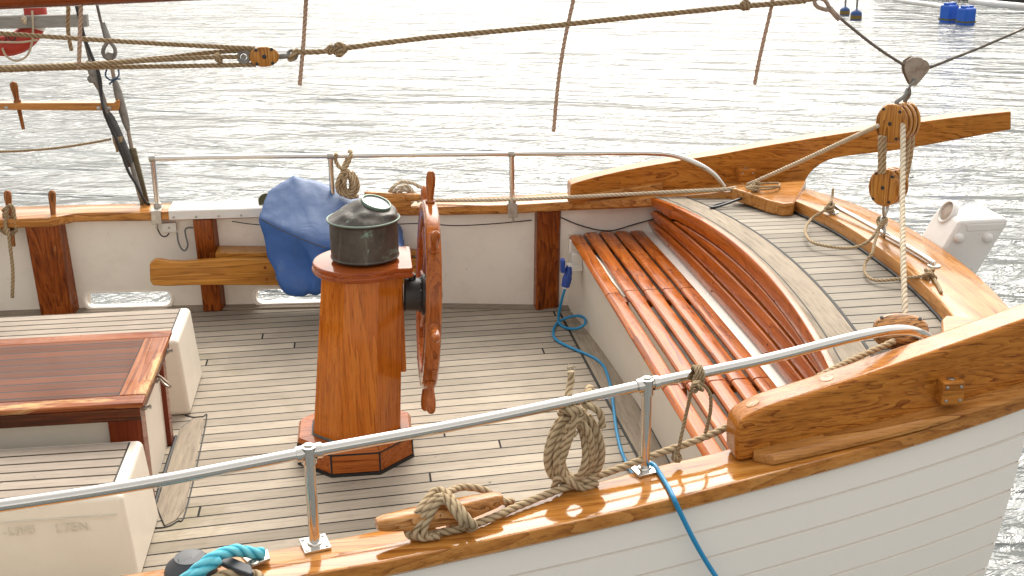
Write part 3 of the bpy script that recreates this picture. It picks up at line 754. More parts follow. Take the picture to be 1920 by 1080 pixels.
# ------------------------------------------------------------------ ship's wheel
wheel = thing('ship_wheel', wc, 'varnished mahogany ship wheel with eight turned handles, seen nearly edge-on', 'wheel')
Yw = Vector((0,1,0))
def wp(r, a, d=0): return wc + (Yw*math.cos(a) + wv*math.sin(a))*r + ax*d
mb = MB(); rg = []
for k in range(65):
    a = 2*math.pi*k/64
    rg.append([wp(r, a, d) for r, d in ((.415,-.026),(.42,-.034),(.445,-.036),(.450,-.039),(.485,-.039),(.492,-.033),(.502,-.030),(.505,-.02),(.505,.02),(.502,.030),(.492,.036),(.485,.039),(.45,.039),(.445,.036),(.42,.034),(.415,.026))])
mb.loft(rg, cap=False); rim = obj('rim', mb, W_WHEEL, wheel, angle=30)
mb = MB()
for d in (-.0395, .0395):
    for k in range(8):
        a = R_(22.5+45*k); mb.obox(wp(.467, a, d), (Yw*math.cos(a)+wv*math.sin(a))*.017, (-Yw*math.sin(a)+wv*math.cos(a))*.002, ax*.0008)
objs('rim_joint', mb, W_POST, rim)
mb = MB(); mb.lathe([(0,-.075),(.05,-.07),(.06,-.045),(.105,-.035),(.11,-.03),(.11,.03),(.105,.035),(.06,.045),(.05,.062),(.03,.075),(0,.078)], wc, ax, 32)
for k in range(12):
    a = R_(30*k); mb.lathe([(0,.046),(.008,.045),(.009,.03)], wp(.088, a), ax, 8); mb.lathe([(0,.046),(.008,.045),(.009,.03)], wp(.088, a), -ax, 8)
obj('hub', mb, BLK, wheel, angle=35)
for k in range(8):
    a = R_(45*k); d = (Yw*math.cos(a) + wv*math.sin(a))
    mb = MB(); mb.lathe([(.016,.09),(.02,.12),(.026,.16),(.021,.20),(.017,.26),(.021,.33),(.026,.37),(.02,.415),(.02,.43)], wc, d, 14); obj('spoke', mb, W_WHEEL, wheel)
    mb = MB(); mb.lathe([(.018,.50),(.026,.506),(.027,.514),(.019,.520),(.017,.53),(.02,.56),(.0245,.60),(.0245,.635),(.021,.66),(.012,.672),(0,.674)], wc, d, 16); obj('handle', mb, W_WHEEL, wheel)

# ------------------------------------------------------------------ blue cover over the winch
def tarp():
    V = {'A':UY(549,322,2.42),'B':UY(656,362,2.40),'C':UY(503,357,2.30),'D':UY(482,408,2.08),'E':UY(606,462,1.86),'F':UY(520,524,2.02),'G':UY(568,551,1.92),'H':UY(604,545,1.88),
         'E2':UY(756,468,1.90),'B2':UY(752,415,2.36),'H2':UY(754,500,1.95)}
    bk = lambda p, dz: Vector((p.x, 2.46, p.z - dz))
    V['A3'] = bk(V['A'], .30); V['B3'] = bk(V['B'], .22); V['C3'] = bk(V['C'], .25); V['B23'] = bk(V['B2'], .2)
    V['D3'] = Vector((V['D'].x+.06, 2.28, V['F'].z+.12)); V['F3'] = Vector((V['F'].x+.03, 2.24, V['F'].z+.04)); V['H3'] = Vector((V['H'].x, 2.2, V['H'].z+.05)); V['H23'] = Vector((V['H2'].x, 2.2, V['H2'].z+.05)); V['G3'] = Vector((V['G'].x, 2.24, V['G'].z+.04))
    bm = bmesh.new(); B = {k: bm.verts.new(v) for k, v in V.items()}
    for f in ('D E A C', 'E E2 B A', 'E2 B2 B', 'D F G E', 'E G H', 'E H H2 E2', 'C A A3 C3', 'A B B3 A3', 'B B2 B23 B3', 'D C C3 D3', 'D D3 F3 F', 'E2 H2 H23', 'E2 H23 B23 B2', 'F F3 G3 G', 'G G3 H3 H', 'H H3 H23 H2', 'C3 A3 B3 B23 H23 H3 G3 F3 D3'):
        try: bm.faces.new([B[k] for k in f.split()])
        except Exception: pass
    bmesh.ops.recalc_face_normals(bm, faces=bm.faces); bmesh.ops.triangulate(bm, faces=[f for f in bm.faces if len(f.verts) > 4])
    bmesh.ops.subdivide_edges(bm, edges=bm.edges[:], cuts=11, use_grid_fill=True)
    for _ in range(2): bmesh.ops.smooth_vert(bm, verts=bm.verts[:], factor=.5, use_axis_x=True, use_axis_y=True, use_axis_z=True)
    bm.normal_update()
    zE = V['E'].z
    for v in bm.verts:
        p = v.co; low = min(1, max(0, (zE+.05-p.z)/.25)); n0 = v.normal.copy()
        fold = (.5-abs(noise.noise(Vector((p.x*6.0+p.z*2.2, p.y*5, p.z*1.5))))*2)*.095*low
        fold += .020*low*math.sin(p.x*34 + p.z*9 + 2.5*noise.noise(p*4)) - .022*low*max(0, math.sin(p.x*17 - p.z*7 + 1))**4
        fold += noise.noise(Vector((p.x*3.2-1.1*p.z, p.y*2, p.z*3+4)))*.018 + (abs(noise.noise(Vector((p.x*11+p.z*5, p.y*9, p.z*7)))))*-.014
        v.co = p + n0*(.006+fold)
    mb = MB(); bm.verts.index_update(); mb.v = [v.co.copy() for v in bm.verts]; mb.f = [[v.index for v in f.verts] for f in bm.faces]; mb.uv = [None]*len(mb.f); bm.free(); return mb, V
tm, TV = tarp()
cov = thing('canvas_cover', (-.2, 2.2, .25), 'pale-topped blue canvas cover draped over gear on the far rail', 'cover')
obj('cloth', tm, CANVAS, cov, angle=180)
mb = MB(); s0 = [TV['D'], TV['D'].lerp(TV['E'], .3)+Vector((0,-.015,-.01)), TV['D'].lerp(TV['E'], .65)+Vector((0,-.02,-.01)), TV['E']+Vector((0,-.012,0))]
mb.tube([p + Vector((.02,-.012,-.005)) for p in s0], .004, 6, step=.03); obj('piping', mb, C_BLK, cov)
mb = MB(); mb.tube([UY(518,520,2.0), UY(535,535,1.95), UY(570,551,1.905)], .007, 8, step=.02); obj('edge_cord', mb, C_BLUE, cov)
mb = MB(); mb.lathe([(0,-.01),(.06,-.008),(.06,.008),(0,.01)], UY(500,378,2.42), (.1,-1,.2), 20); one('brass_knob', mb, metal('green_brass', (.13,.12,.06), .5, .3), 'dull brass disc peeping out left behind the blue cover', 'fitting')

# ------------------------------------------------------------------ handrails
RR = .0195
hr = thing('handrail', (.3, 2.3, .79), 'thin stainless handrail along the far cap rail, against bright water', 'handrail', 'stainless handrails on the two cap rails')
def rail_pts(data): return [Vector(p) for p in data]
F0, F1, F2 = Vector((-1.35,2.46,1.146)), Vector((-.115,2.335,1.146)), Vector((1.13,2.022,1.183))
mb = MB(); mb.tube([F0-Vector((.015,0,-.0)), F0.lerp(F1,.5)+Vector((0,.012,0)), F1, F1.lerp(F2,.5)+Vector((0,.03,-.005)), F2, UY(1130,287,1.85), UY(1215,287,1.76), UY(1262,291,1.72), UY(1305,306,1.69), UY(1338,326,1.67), UY(1358,350,1.66)], RR*.9, 12, step=.03)
obj('rail', mb, S_INOX, hr)
def clampcyl(mb, c, d, r, l):
    mb.lathe([(RR*.98,-l),(r,-l),(r,l),(RR*.98,l)], c, d, 14)
for p, zb in ((F0, .775), (F1, .775), (F2, .80)):
    mb = MB(); mb.lathe([(RR*.95,0),(RR*.95,p.z-zb+.012),(.012,p.z-zb+.016),(0,p.z-zb+.018)], (p.x, p.y, zb), (0,0,1), 14); st = obj('stanchion', mb, S_INOX, hr)
    mb = MB(); d = (F2-F1).normalized(); clampcyl(mb, p + d*.0, d, RR*1.25, .02); obj('clamp', mb, S_DULL, st)
    mb = MB(); x = p.x; yb_ = yi(x)
    mb.box((x-.034, yb_-.012, zc(x)-.09), (x+.034, yb_-.003, zc(x)+.004)); mb.box((x-.034, yb_-.012, zc(x)+.001), (x+.034, p.y+.05, zc(x)+.009)); mb.lathe([(.03,0),(.026,.03),(RR,.032)], (x, p.y, zc(x)+.009), (0,0,1), 14)
    mb.lathe([(0,-.03),(.009,-.03),(.009,0)], (x, yb_-.03, zc(x)-.085), (0,0,1), 8)
    obj('bracket', mb, S_DULL, hr, bevel=.002)
hn = thing('handrail', (.8, -2.2, .79), 'polished stainless handrail along the near cap rail, crossing in front of the pedestal', 'handrail', 'stainless handrails on the two cap rails')
N1, N2 = Vector((-.109,-2.336,1.146)), Vector((1.132,-2.023,1.183))
Nl = UZ(-60, 957, 1.14); Nl2 = UZ(250, 910, 1.143)
mb = MB(); mb.tube([UZ(-400, 1005, 1.14), Nl, Nl2, N1, N1.lerp(N2,.5)+Vector((0,-.02,0)), N2, UZ(1420,677,1.215), UZ(1560,642,1.245), UZ(1625,627,1.255), UZ(1672,619,1.25), UZ(1708,620,1.225), UZ(1735,630,1.17), UZ(1752,646,1.09)], RR*1.08, 16, step=.02)
obj('rail', mb, S_INOX, hn)
for p in (N1, N2):
    x, y = p.x, p.y; d = (N2-N1).normalized(); z0 = zc(x)
    mb = MB(); mb.lathe([(RR,.008),(RR,p.z-z0+.020),(.016,p.z-z0+.024),(.016,p.z-z0+.030),(.008,p.z-z0+.034),(0,p.z-z0+.035)], (x, y, z0), (0,0,1), 18); st = obj('stanchion', mb, S_INOX, hn, angle=30)
    mb = MB(); clampcyl(mb, p - d*.034, d, RR*1.42, .010); clampcyl(mb, p + d*.034, d, RR*1.42, .010); mb.lathe([(RR*1.32,-.04),(RR*1.32,.022),(.02,.0235)], p, (0,0,1), 16); obj('clamp', mb, S_INOX, st, angle=30)
    mb = MB(); u = d; w = Vector((-u.y, u.x, 0)); mb.obox((x, y, z0+.006), u*.047, w*.05, (0,0,.0055)); mb.lathe([(.028,0),(.026,.006),(RR,.009)], (x,y,z0+.011), (0,0,1), 18)
    bp = obj('base_plate', mb, S_INOX, hn, bevel=.002)
    mb = MB()
    for a in (-1,1):
        for b in (-1,1): mb.lathe([(.008,0),(.007,.003),(0,.0035)], Vector((x,y,z0+.0115)) + u*.035*a + w*.037*b, (0,0,1), 8)
    objs('screw', mb, S_DULL, bp)

# ------------------------------------------------------------------ deck boxes and hatch
def deck_box(label, x1, y0, y1, h, text=None):
    t = thing('deck_box', (x1-1.2, (y0+y1)/2, 0), label, 'deck box', 'white deck boxes with planked lids')
    mb = MB(); fl = .045
    def ring(xr, ya, yb, z): return [Vector((-3.4,ya,z)), Vector((xr,ya,z)), Vector((xr,yb,z)), Vector((-3.4,yb,z))]
    rim = .035
    mb.loft([ring(x1+.035, y0-.02, y1+.02, 0), ring(x1, y0, y1, h)]); obj('body', mb, P_CREAM, t, bevel=.028, seg=6)
    mb = MB(); mb.box((-3.38, y0+.045, h-.05), (x1-.06, y1-.035, h+.0035)); obj('lid', mb, D_BOX, t)
    mb = MB(); mb.box((-3.38, y0+.035, h-.05), (x1-.052, y1-.03, h+.001)); obj('caulk_line', mb, P_DKBASE, t)
    return t
deck_box('white deck box with planked lid behind the red hatch', -1.0, .62, 1.20, .47)
nb = deck_box('white deck box with planked lid and ghost letters, below the near handrail', -1.0, -1.20, -.63, .44)
mb = MB(); mb.box((-3.3, -1.215, .352), (-1.03, -1.20, .355)); obj('panel_line', mb, P_TEXT, nb)
def text(parent, s, c, size, ex, ey, mat, name='lettering', depth=.0006):
    cu = bpy.data.curves.new('txt', 'FONT'); cu.body = s; cu.size = size; cu.extrude = depth
    o = bpy.data.objects.new('txt', cu); COL.objects.link(o)
    dg = bpy.context.evaluated_depsgraph_get(); me = bpy.data.meshes.new_from_object(o.evaluated_get(dg)); bpy.data.objects.remove(o)
    ex, ey = Vector(ex).normalized(), Vector(ey).normalized(); ez = ex.cross(ey); base = wpos(parent)
    for v in me.vertices: v.co = Vector(c) + ex*v.co.x + ey*v.co.y + ez*v.co.z - base
    me.materials.clear(); me.materials.append(mat); n = bpy.data.objects.new(name, me); COL.objects.link(n); n.parent = parent; return n
ty = -1.2115
p0 = UY(8, 1004, ty); p1 = UY(103, 998, ty); ey_ = Vector((0,.05,1))
lt = text(nb, '-LIVB', UY(6,1006,-1.2165), .060, (1,0,0), (0,.05,1), P_TEXT)
lt['label'] = 'faded ghost letters on the near side'
text(nb, 'LTEN', UY(103,1000,-1.2165), .060, (1,0,0), (0,.05,1), P_TEXT)

hat = thing('cabin_hatch', (-2, -.12, 0), 'cream hatch house with worn red mahogany lid, between two white deck boxes', 'hatch')
hx = -.985; hy0, hy1, hz = -.61, .385, .62
mb = MB(); mb.box((-3.4, hy0, hz-.028), (hx, hy0+.105, hz)); obj('lid_edge', mb, W_LIDW, hat, bevel=.008)
mb = MB(); mb.box((-3.4, hy1-.105, hz-.028), (hx, hy1, hz)); obj('lid_edge', mb, W_LIDW, hat, bevel=.008)
mb = MB(); mb.box((hx-.13, hy0+.107, hz-.029), (hx-.001, hy1-.107, hz+.001)); obj('lid_edge', mb, W_LIDY, hat, bevel=.006)
mb = MB(); mb.box((-3.4, hy0+.106, hz-.03), (hx-.134, hy1-.106, hz-.001)); obj('lid', mb, D_LID, hat)
mb = MB(); mb.box((-3.4, hy0+.1, hz-.03), (hx-.05, hy1-.1, hz-.004)); obj('caulk_line', mb, P_DKBASE, hat)
mb = MB(); mb.box((-3.4, hy0+.015, hz-.10), (hx-.02, hy1-.015, hz-.032)); obj('lid_skirt', mb, wood('dark_skirt_wood', (.13,.03,.011), (.03,.012,.006), (.24,.07,.02), 'X', 3, 40, .3, .5, .5, seed=23, stain=.55), hat, bevel=.006)  # darker, more heavily streaked wood than the lid edges
mb = MB(); mb.box((-3.4, -.49, 0), (-1.045, .26, hz-.05)); obj('body', mb, P_CREAM, hat)
mb = MB(); mb.box((-1.18, -.52, 0), (-1.02, -.40, hz-.102)); obj('corner_post', mb, W_HFR, hat, bevel=.006)
mb = MB(); mb.box((-1.13, .20, 0), (-1.02, .29, hz-.102)); obj('corner_post', mb, W_HFR, hat, bevel=.006)
mb = MB(); mb.tube([(-1.012,.31,.004),(-1.012,-.54,.004)], .01, 6); obj('caulk_line', mb, P_DKBASE, hat)
for y in (.25, -.50):
    mb = MB(); mb.lathe([(.014,0),(.014,.012),(.008,.013),(.008,.028),(.011,.028),(.011,.036),(0,.037)], (hx-.02, y, hz-.075), (1,0,.15), 12); obj('bolt', mb, S_DULL, hat, angle=30)
mb = MB(); c = Vector((-1.035,-.06,.50)); mb.obox(c, (.03,0,0), (0,.018,0), (0,0,.004)); lo = obj('hasp', mb, S_DULL, hat)
mb = MB(); mb.tube([c+Vector(v) for v in ((.012,.02,.08),(.02,.02,.045),(.035,.012,.01),(.06,0,-.02),(.085,-.02,-.03),(.095,-.035,-.018),(.08,-.03,0),(.05,-.005,.02),(.03,.005,.03))], .006, 8, step=.008); obj('shackle', mb, metal('rusty_shackle', (.42,.36,.3), .4, .3, rust=.6), lo)
# margin board beside the hatch
mb = MB(); mb.prism([(-1.005,.41,-.01),(-.94,.545,-.01),(-.90,.555,-.01),(-.875,.50,-.01),(-.855,-.55,-.01),(-.885,-.66,-.01),(-.93,-.705,-.01),(-1.0,-.50,-.01)], (0,0,.016)); obj('margin_plank', mb, W_GREYY, boat, bevel=.002)
mb = MB(); mb.tube([(-1.0,.60,.003),(-.94,.562,.003),(-.893,.565,.003),(-.866,.50,.003),(-.846,-.55,.003),(-.876,-.67,.003),(-.93,-.72,.003),(-1.0,-.715,.003)], .004, 6, step=.02); mb.tube([(-1.0,.42,.003),(-.94,.545,.004)], .0035, 6); mb.tube([(-1.0,-.50,.003),(-.93,-.705,.004)], .0035, 6); obj('caulk_line', mb, P_DKBASE, boat)

# ------------------------------------------------------------------ ropes, blocks and tackle
RO = .0135
def rope(name, label, cat, paths, r, mat, group=None, seg=10, lobes=3):
    mb = MB()
    for p in paths: mb.tube(p, r, seg, lobes=lobes)
    return one(name, mb, mat, label, cat, group, angle=180)
def knotpts(c, rad, n=3, seed=0, ax=None):
    rnd = random.Random(seed); out = []
    for k in range(n):
        A = Vector((rnd.uniform(-1,1), rnd.uniform(-1,1), rnd.uniform(-1,1))).normalized(); X = A.orthogonal().normalized(); Y = A.cross(X)
        o = Vector(c) + Vector((rnd.uniform(-.3,.3), rnd.uniform(-.3,.3), rnd.uniform(-.3,.3)))*rad
        out.append([o + (X*math.cos(t)*1.1 + Y*math.sin(t)*.8)*rad for t in frange(0, 2*math.pi, 10)])
    return out
def block(name, label, c, axis, up, w, h, sheaves, tp=.030, tg=.022, group=None, mat=None):
    """wooden block: cheeks with sheaves between, iron strap and hook eye"""
    mat = mat or W_BLOCK
    A = Vector(axis).normalized(); Uv = Vector(up); Uv = (Uv - A*Uv.dot(A)).normalized(); X = Uv.cross(A); c = Vector(c)
    t = thing(name, c, label, 'pulley block', group)
    n = sheaves; tot = (n+1)*tp + n*tg; d0 = -tot/2
    def ell(s, d, k=2.08):
        out = []
        for i in range(36):
            a = 2*math.pi*i/36; ca, sa = math.cos(a), math.sin(a); r = (abs(ca)**k + abs(sa)**k)**(-1/k)
            out.append(c + X*(w/2*s*r*ca) + Uv*(h/2*s*r*sa) + A*d)
        return out
    for i in range(n+1):
        a = d0 + i*(tp+tg); b = a + tp
        f0 = .80 if i == 0 else .97; f1 = .80 if i == n else .97
        mb = MB(); mb.loft([ell(f0, a), ell(min(1, f0+.14), a+tp*.2), ell(1.0, a+tp*.5), ell(min(1, f1+.14), b-tp*.2), ell(f1, b)]); ck = obj('cheek', mb, mat, t, angle=50)
        if i in (0, n):
            m2 = MB(); sd = -1 if i == 0 else 1; o = a-.001 if i == 0 else b+.001
            m2.lathe([(0,.003),(.010,.002),(.012,-.003)], c + A*o, A*sd, 12)
            for (qx, qz) in ((.26,.34),(-.26,.34),(.26,-.34),(-.26,-.34)): m2.lathe([(0,.002),(.008,.0015),(.009,-.003)], c + A*o + X*qx*w + Uv*qz*h, A*sd, 8)
            objs('rivet', m2, BLK, ck)
        if i < n:
            mb = MB(); mb.lathe([(0,0),(min(w,h)*.40,0),(min(w,h)*.36,tg*.5),(min(w,h)*.40,tg),(0,tg)], c + A*b, A, 24); obj('sheave', mb, BLK, t)
            mb = MB(); 
            for s in (-1, 1): mb.obox(c + A*(b+tg/2) + Uv*s*h*.43, X*w*.20, A*tg*.52, Uv*h*.035)
            objs('spacer', mb, mat, t)
    return t, A, Uv, X
def rope_r(px): return px
# boom overhead
mb = MB(); b0 = Vector((-4.6,0,2.425)); b1 = Vector((2.6,0,2.60)); mb.tube([b0, b0.lerp(b1,.5), b1], .085, 20, step=.2)
boom = one('boom', mb, W_SPAR, 'red varnished boom spar running across the top left corner', 'boom')
# reef lines hanging from the boom
for pts, lab in (([(152,-60),(152,0),(150,60),(148,128)], 'brown reef line hanging nearest the shrouds, end beside the rope tackle'),
                 ([(577,-40),(574,0),(569,80),(562,160)], 'brown reef line dangling just right of the small wooden block'),
                 ([(1086,-60),(1075,0),(1058,80),(1046,160),(1038,247)], 'longest brown reef line, hanging above the middle of the far rail'),
                 ([(1449,-15),(1447,10),(1432,75),(1422,120),(1415,158)], 'short brown reef line dangling left of the wire bridle')):
    P = [UY(a, b, 0 if a > 200 else -.03) for a, b in pts]
    rope('reef_line', lab, 'rope', [P], .0105, ROPER, 'reef lines hanging from the boom', 8, 3)
rope('lashing_tail', 'short dark rope end hanging beside the grey plank at upper left', 'rope', [[UY(130,-20,.5), UY(128,20,.5), UY(128,60,.5), UY(134,95,.5)]], .011, ROPED)
# main outhaul tackle on the boom's plane
c = UY(495,106,0); bk, A, Uv, X = block('tackle_block', 'small wooden pulley block hanging level in the rope tackle at upper left', c, (0.12,-1,.1), (0,0,1), .145, .098, 1, .022, .02)
mb = MB(); mb.tube([UY(522,106,0), UY(545,104,0)], .014, 10); mb.torus(UY(548,103,0), .022, .008, (0,-1,.2), 16, 8); obj('eye_strap', mb, S_GALV, bk)
mb = MB(); mb.torus(UY(457,107,0), .026, .009, (0,-1,.1), 18, 8); mb.lathe([(0,-.02),(.014,-.02),(.014,.02),(0,.02)], UY(457,107,0), (0,-1,0), 10); obj('becket', mb, S_GALV, bk)
rope('tackle_rope', 'brown rope running slack above the tackle to the small pulley block', 'rope', [[UY(-40,60,0), UY(140,72,0), UY(300,82,0), UY(478,91,0)]], .0115, ROPED)
rope('tackle_rope', 'lowest brown rope of the tackle, running level under the small block', 'rope', [[UY(-40,133,0), UY(150,127,0), UY(330,124,0), UY(480,121,0)]], .0115, ROPED)
rope('tackle_rope', 'middle brown rope of the tackle, spliced to the becket of the small block', 'rope', [[UY(-40,128,.04), UY(150,121,.04), UY(300,109,.04), UY(400,98,.03), UY(480,94,0)], [UY(-40,131,-.03), UY(150,122,-.03), UY(300,112,-.02), UY(410,107,-.01), UY(448,107,0)]]
     + knotpts(UY(410,108,0), .016, 2, 3), .0115, ROPED)
rope('topping_rope', 'long brown rope from the small block rising across the water to the wire', 'rope', [[UY(552,98,0), UY(600,97,0), UY(640,91,0), UY(800,71,0), UY(1000,52,0), UY(1200,31,0), UY(1400,11,0), UY(1510,2,0)], [UY(545,110,0), UY(553,100,.02), UY(556,95,0), UY(549,104,-.02), UY(543,112,0)]]
     + knotpts(UY(637,92,0), .024, 3, 5) + knotpts(UY(620,94,0), .015, 2, 6) + knotpts(UY(1398,9,0), .018, 2, 7) + [[UY(1390,12,0.01), UY(1440,8,-.012), UY(1500,2,.0), UY(1540,-6,0)]], .0135, ROPED)
# wire bridle with its steel pulley
ty_ = .10
br_ = thing('wire_bridle', UY(1715,130,ty_), 'grey wire rope dipping from both sides to the steel pulley at upper right', 'wire rope')
mb = MB(); mb.tube([UY(1570,28,ty_), UY(1580,38,ty_), UY(1640,86,ty_), UY(1695,122,ty_), UY(1712,130,ty_), UY(1738,128,ty_), UY(1780,112,ty_), UY(1850,84,ty_), UY(2000,18,ty_)], .0085, 8, lobes=3, step=.01); obj('wire', mb, S_WIRE, br_)
mb = MB(); mb.tube([UY(1555,15,ty_), UY(1574,36,ty_)], .015, 10); mb.tube([UY(1556,16,ty_), UY(1548,2,ty_), UY(1536,-4,ty_), UY(1527,2,ty_), UY(1532,12,ty_), UY(1548,18,ty_), UY(1557,18,ty_)], .011, 8, step=.01); obj('thimble', mb, S_RUST, br_)
pu = thing('steel_pulley', UY(1712,132,ty_), 'weathered steel cheek pulley riding on the wire bridle', 'pulley block')
pp = [(1693,124),(1697,113),(1708,106),(1722,107),(1736,114),(1741,124),(1738,132),(1722,152),(1714,160),(1706,159),(1701,150),(1694,134)]
mid = UY(1715,130,ty_)
for dy, rough in ((-.022, 0), (.018, 1)):
    mb = MB(); mb.prism([Vector((p.x, ty_+dy, p.z)) for p in (UY(a, b, ty_) for a, b in pp)], (0,.006,0)); obj('cheek_plate', mb, S_RUST, pu, bevel=.002)
mb = MB(); mb.lathe([(0,-.012),(.05,-.012),(.045,0),(.05,.012),(0,.012)], UY(1716,124,ty_), (0,-1,0), 24); obj('sheave', mb, BLK, pu)
mb = MB(); q = UY(1710,150,ty_); mb.lathe([(0,-.035),(.013,-.035),(.013,.03),(0,.03)], q, (0,-1,0), 12)
for dy in (-.03, .026): mb.tube([q+Vector((0,dy,0)), UY(1706,162,ty_+dy), UY(1703,175,ty_)], .0065, 8, step=.01)
obj('shackle', mb, S_GALV, pu)
fax = Vector((-.80,-.60,.03))
c = UY(1684,229,ty_); b1, A, Uv, X = block('tackle_block', 'large golden triple pulley block under the steel pulley', c, fax, (0.05,0,1), .185, .215, 3, .030, .019, 'golden blocks of the mainsheet tackle')
mb = MB()
for o in (-.045, .045):
    q = c + A*o
    mb.tube([q + Uv*.085 + X*0, q + Uv*.115, UY(1700,178,ty_) + A*o*.55, UY(1703,167,ty_) + A*o*.1], .013, 8, step=.012)
objs('iron_strap', mb, S_GALV, b1)
c2 = UY(1666,349,ty_); b2, A, Uv, X = block('tackle_block', 'lower golden pulley block hanging above the traveller bar', c2, fax, (0.05,0,1), .185, .21, 2, .030, .020, 'golden blocks of the mainsheet tackle')
mb = MB()
for o in (-.02,.02):
    mb.tube([c2 + A*o - Uv*.085, c2 + A*o - Uv*.135, UY(1658,408,ty_)], .009, 8, step=.012)
mb.torus(UY(1657,416,ty_), .028, .0085, (.6,-.7,.2), 18, 8); mb.torus(UY(1656,435,ty_), .035, .009, (.9,-.2,.0), 18, 8); obj('shackle', mb, S_DULL, b2)
pr_ = lambda l: [UY(a, b, y) for a, b, y in l]
rope('mainsheet_part', 'pair of pale ropes running between the two golden blocks, left side', 'rope', [pr_([(1650,255,.02),(1650,325,.03)]), pr_([(1659,255,.06),(1657,325,.06)])], .0125, ROPE)
rope('mainsheet_part', 'pale ropes running between the two golden blocks, right side', 'rope', [pr_([(1706,235,.08),(1701,290,.08),(1690,355,.08)]), pr_([(1713,232,.14),(1708,290,.14),(1695,355,.14)])], .0125, ROPE)
dbz = za(-1.2)
D0 = UZ(1690,622,1.06)
rope('mainsheet_fall', 'pale rope falling from the large golden block to the deck block', 'rope', [[UY(1693,232,.0), UY(1693,300,-.2), UY(1692,380,-.45), UY(1693,470,-.8), UY(1696,560,-1.1), UY(1698,604,-1.22)]], .0145, ROPEP)
dbk, A, Uv, X = block('deck_block', 'dark stained wooden pulley block lying under the end of near handrail', UZ(1688,622,1.03), (-.25,-.55,.8), (-1,.35,0), .16, .24, 1, .035, .024, mat=wood('charred_block', (.42,.19,.06), (.03,.014,.008), (.55,.28,.10), 'X', 6, 40, .22, .8, .8, seed=25, stain=.52))
mb = MB(); mb.tube([UZ(1722,632,1.02), UZ(1738,640,1.02), UZ(1752,636,1.0)], .012, 8, step=.01); mb.torus(UZ(1735,640,1.02), .025, .008, (0,0,1), 14, 8); obj('shackle', mb, S_GALV, dbk)
rope('mainsheet_tail', 'pale rope leading from the far quarter up to the large golden block', 'rope', [[UY(1645,236,.05), UY(1580,266,.55), UY(1500,303,1.05), UY(1440,330,1.4), UY(1402,346,1.62)], [UY(1380,352,1.61), UY(1355,355,1.60), UY(1240,361,1.70), UY(1100,368,1.83), UY(960,374,2.0), UY(830,376,2.2), UY(770,374,2.24)]], .0135, ROPEP)
fl = thing('fairlead', UY(1385,352,1.64), 'small wooden fairlead with rope through it on the far quarter', 'fairlead')
q = UY(1383,352,1.65)
mb = MB(); mb.obox(q + Vector((0,0,-.01)), (.062,0,.006), (0,.03,0), (-.002,0,.028)); obj('chock', mb, W_CAP, fl, bevel=.01)
mb = MB(); mb.lathe([(0,-.001),(.014,0),(.016,.003)], q + Vector((.045,-.031,0)), (0,-1,0), 12); obj('hole', mb, BLK, fl)
rope('lashing', 'small bundle of thin rope lying beside the far fairlead', 'rope', [[UZ(1398,352,1.06), UZ(1420,345,1.06), UZ(1450,343,1.06), UZ(1462,345,1.06), UZ(1455,352,1.06), UZ(1420,356,1.06), UZ(1400,352,1.07), UZ(1440,350,1.08), UZ(1460,349,1.07)]] + knotpts(UZ(1415,350,1.07), .03, 4, 9), .007, ROPE, None, 8, 3)
mb = MB(); mb.tube([UZ(1462,352,1.04), UZ(1430,358,1.02), UZ(1390,372,.99), UZ(1350,386,.965), UZ(1333,389,.962), UZ(1342,384,.962), UZ(1366,378,.968)], .009, 8, step=.012); one('black_cable', mb, C_BLK, 'black cable end looped on the far corner of the aft deck', 'cable')
# traveller bar on the transom cap
T0, T1 = UZ(1566,388,1.09), UZ(1742,487,1.075)
tv = thing('traveller_bar', T0.lerp(T1,.5), 'bent steel traveller bar bolted on the transom cap', 'traveller')
mb = MB(); dn = Vector((0,0,-1)); d = (T1-T0).normalized()
mb.tube([T0 - d*.02 + dn*.10, T0 - d*.018 + dn*.03, T0, T0.lerp(T1,.5) + Vector((.012,0,0)), T1, T1 + d*.045 + dn*.02, T1 + d*.055 + dn*.06, T1 + d*.05 + dn*.10], .0135, 12, step=.015); obj('bar', mb, S_INOX, tv)
mb = MB()
for q in (T0 - d*.02, T1 + d*.05): mb.lathe([(.035,0),(.033,.008),(.014,.01)], Vector((q.x, q.y, ztc(q.y)-.001)), (0,0,1), 16)
objs('foot', mb, S_DULL, tv)
z = 1.02
rope('lazy_line', 'thin rope loop knotted round the far end of the traveller bar', 'rope', [[UZ(1562,354,1.15), UZ(1560,372,1.10), UZ(1556,388,1.08), UZ(1540,398,1.06), UZ(1520,412,z), UZ(1510,432,z), UZ(1520,452,z), UZ(1548,461,z), UZ(1585,465,z), UZ(1615,460,1.07), UZ(1636,445,1.11), UZ(1648,425,1.15), UZ(1657,412,1.18)]] + knotpts(UZ(1557,388,1.09), .028, 4, 11), .0088, ROPE, None, 8)
rope('lazy_line', 'thin rope loop tied to the near end of the traveller bar', 'rope', [[UZ(1652,420,1.15), UZ(1640,455,1.10), UZ(1635,475,1.07), UZ(1622,495,1.02), UZ(1624,515,1.0), UZ(1645,526,1.0), UZ(1690,522,1.02), UZ(1725,518,1.06), UZ(1742,514,1.06), UZ(1756,530,1.06), UZ(1765,548,1.05)]] + knotpts(UZ(1741,515,1.07), .03, 4, 12) + knotpts(UZ(1654,414,1.15), .025, 3, 13), .0088, ROPE, None, 8)
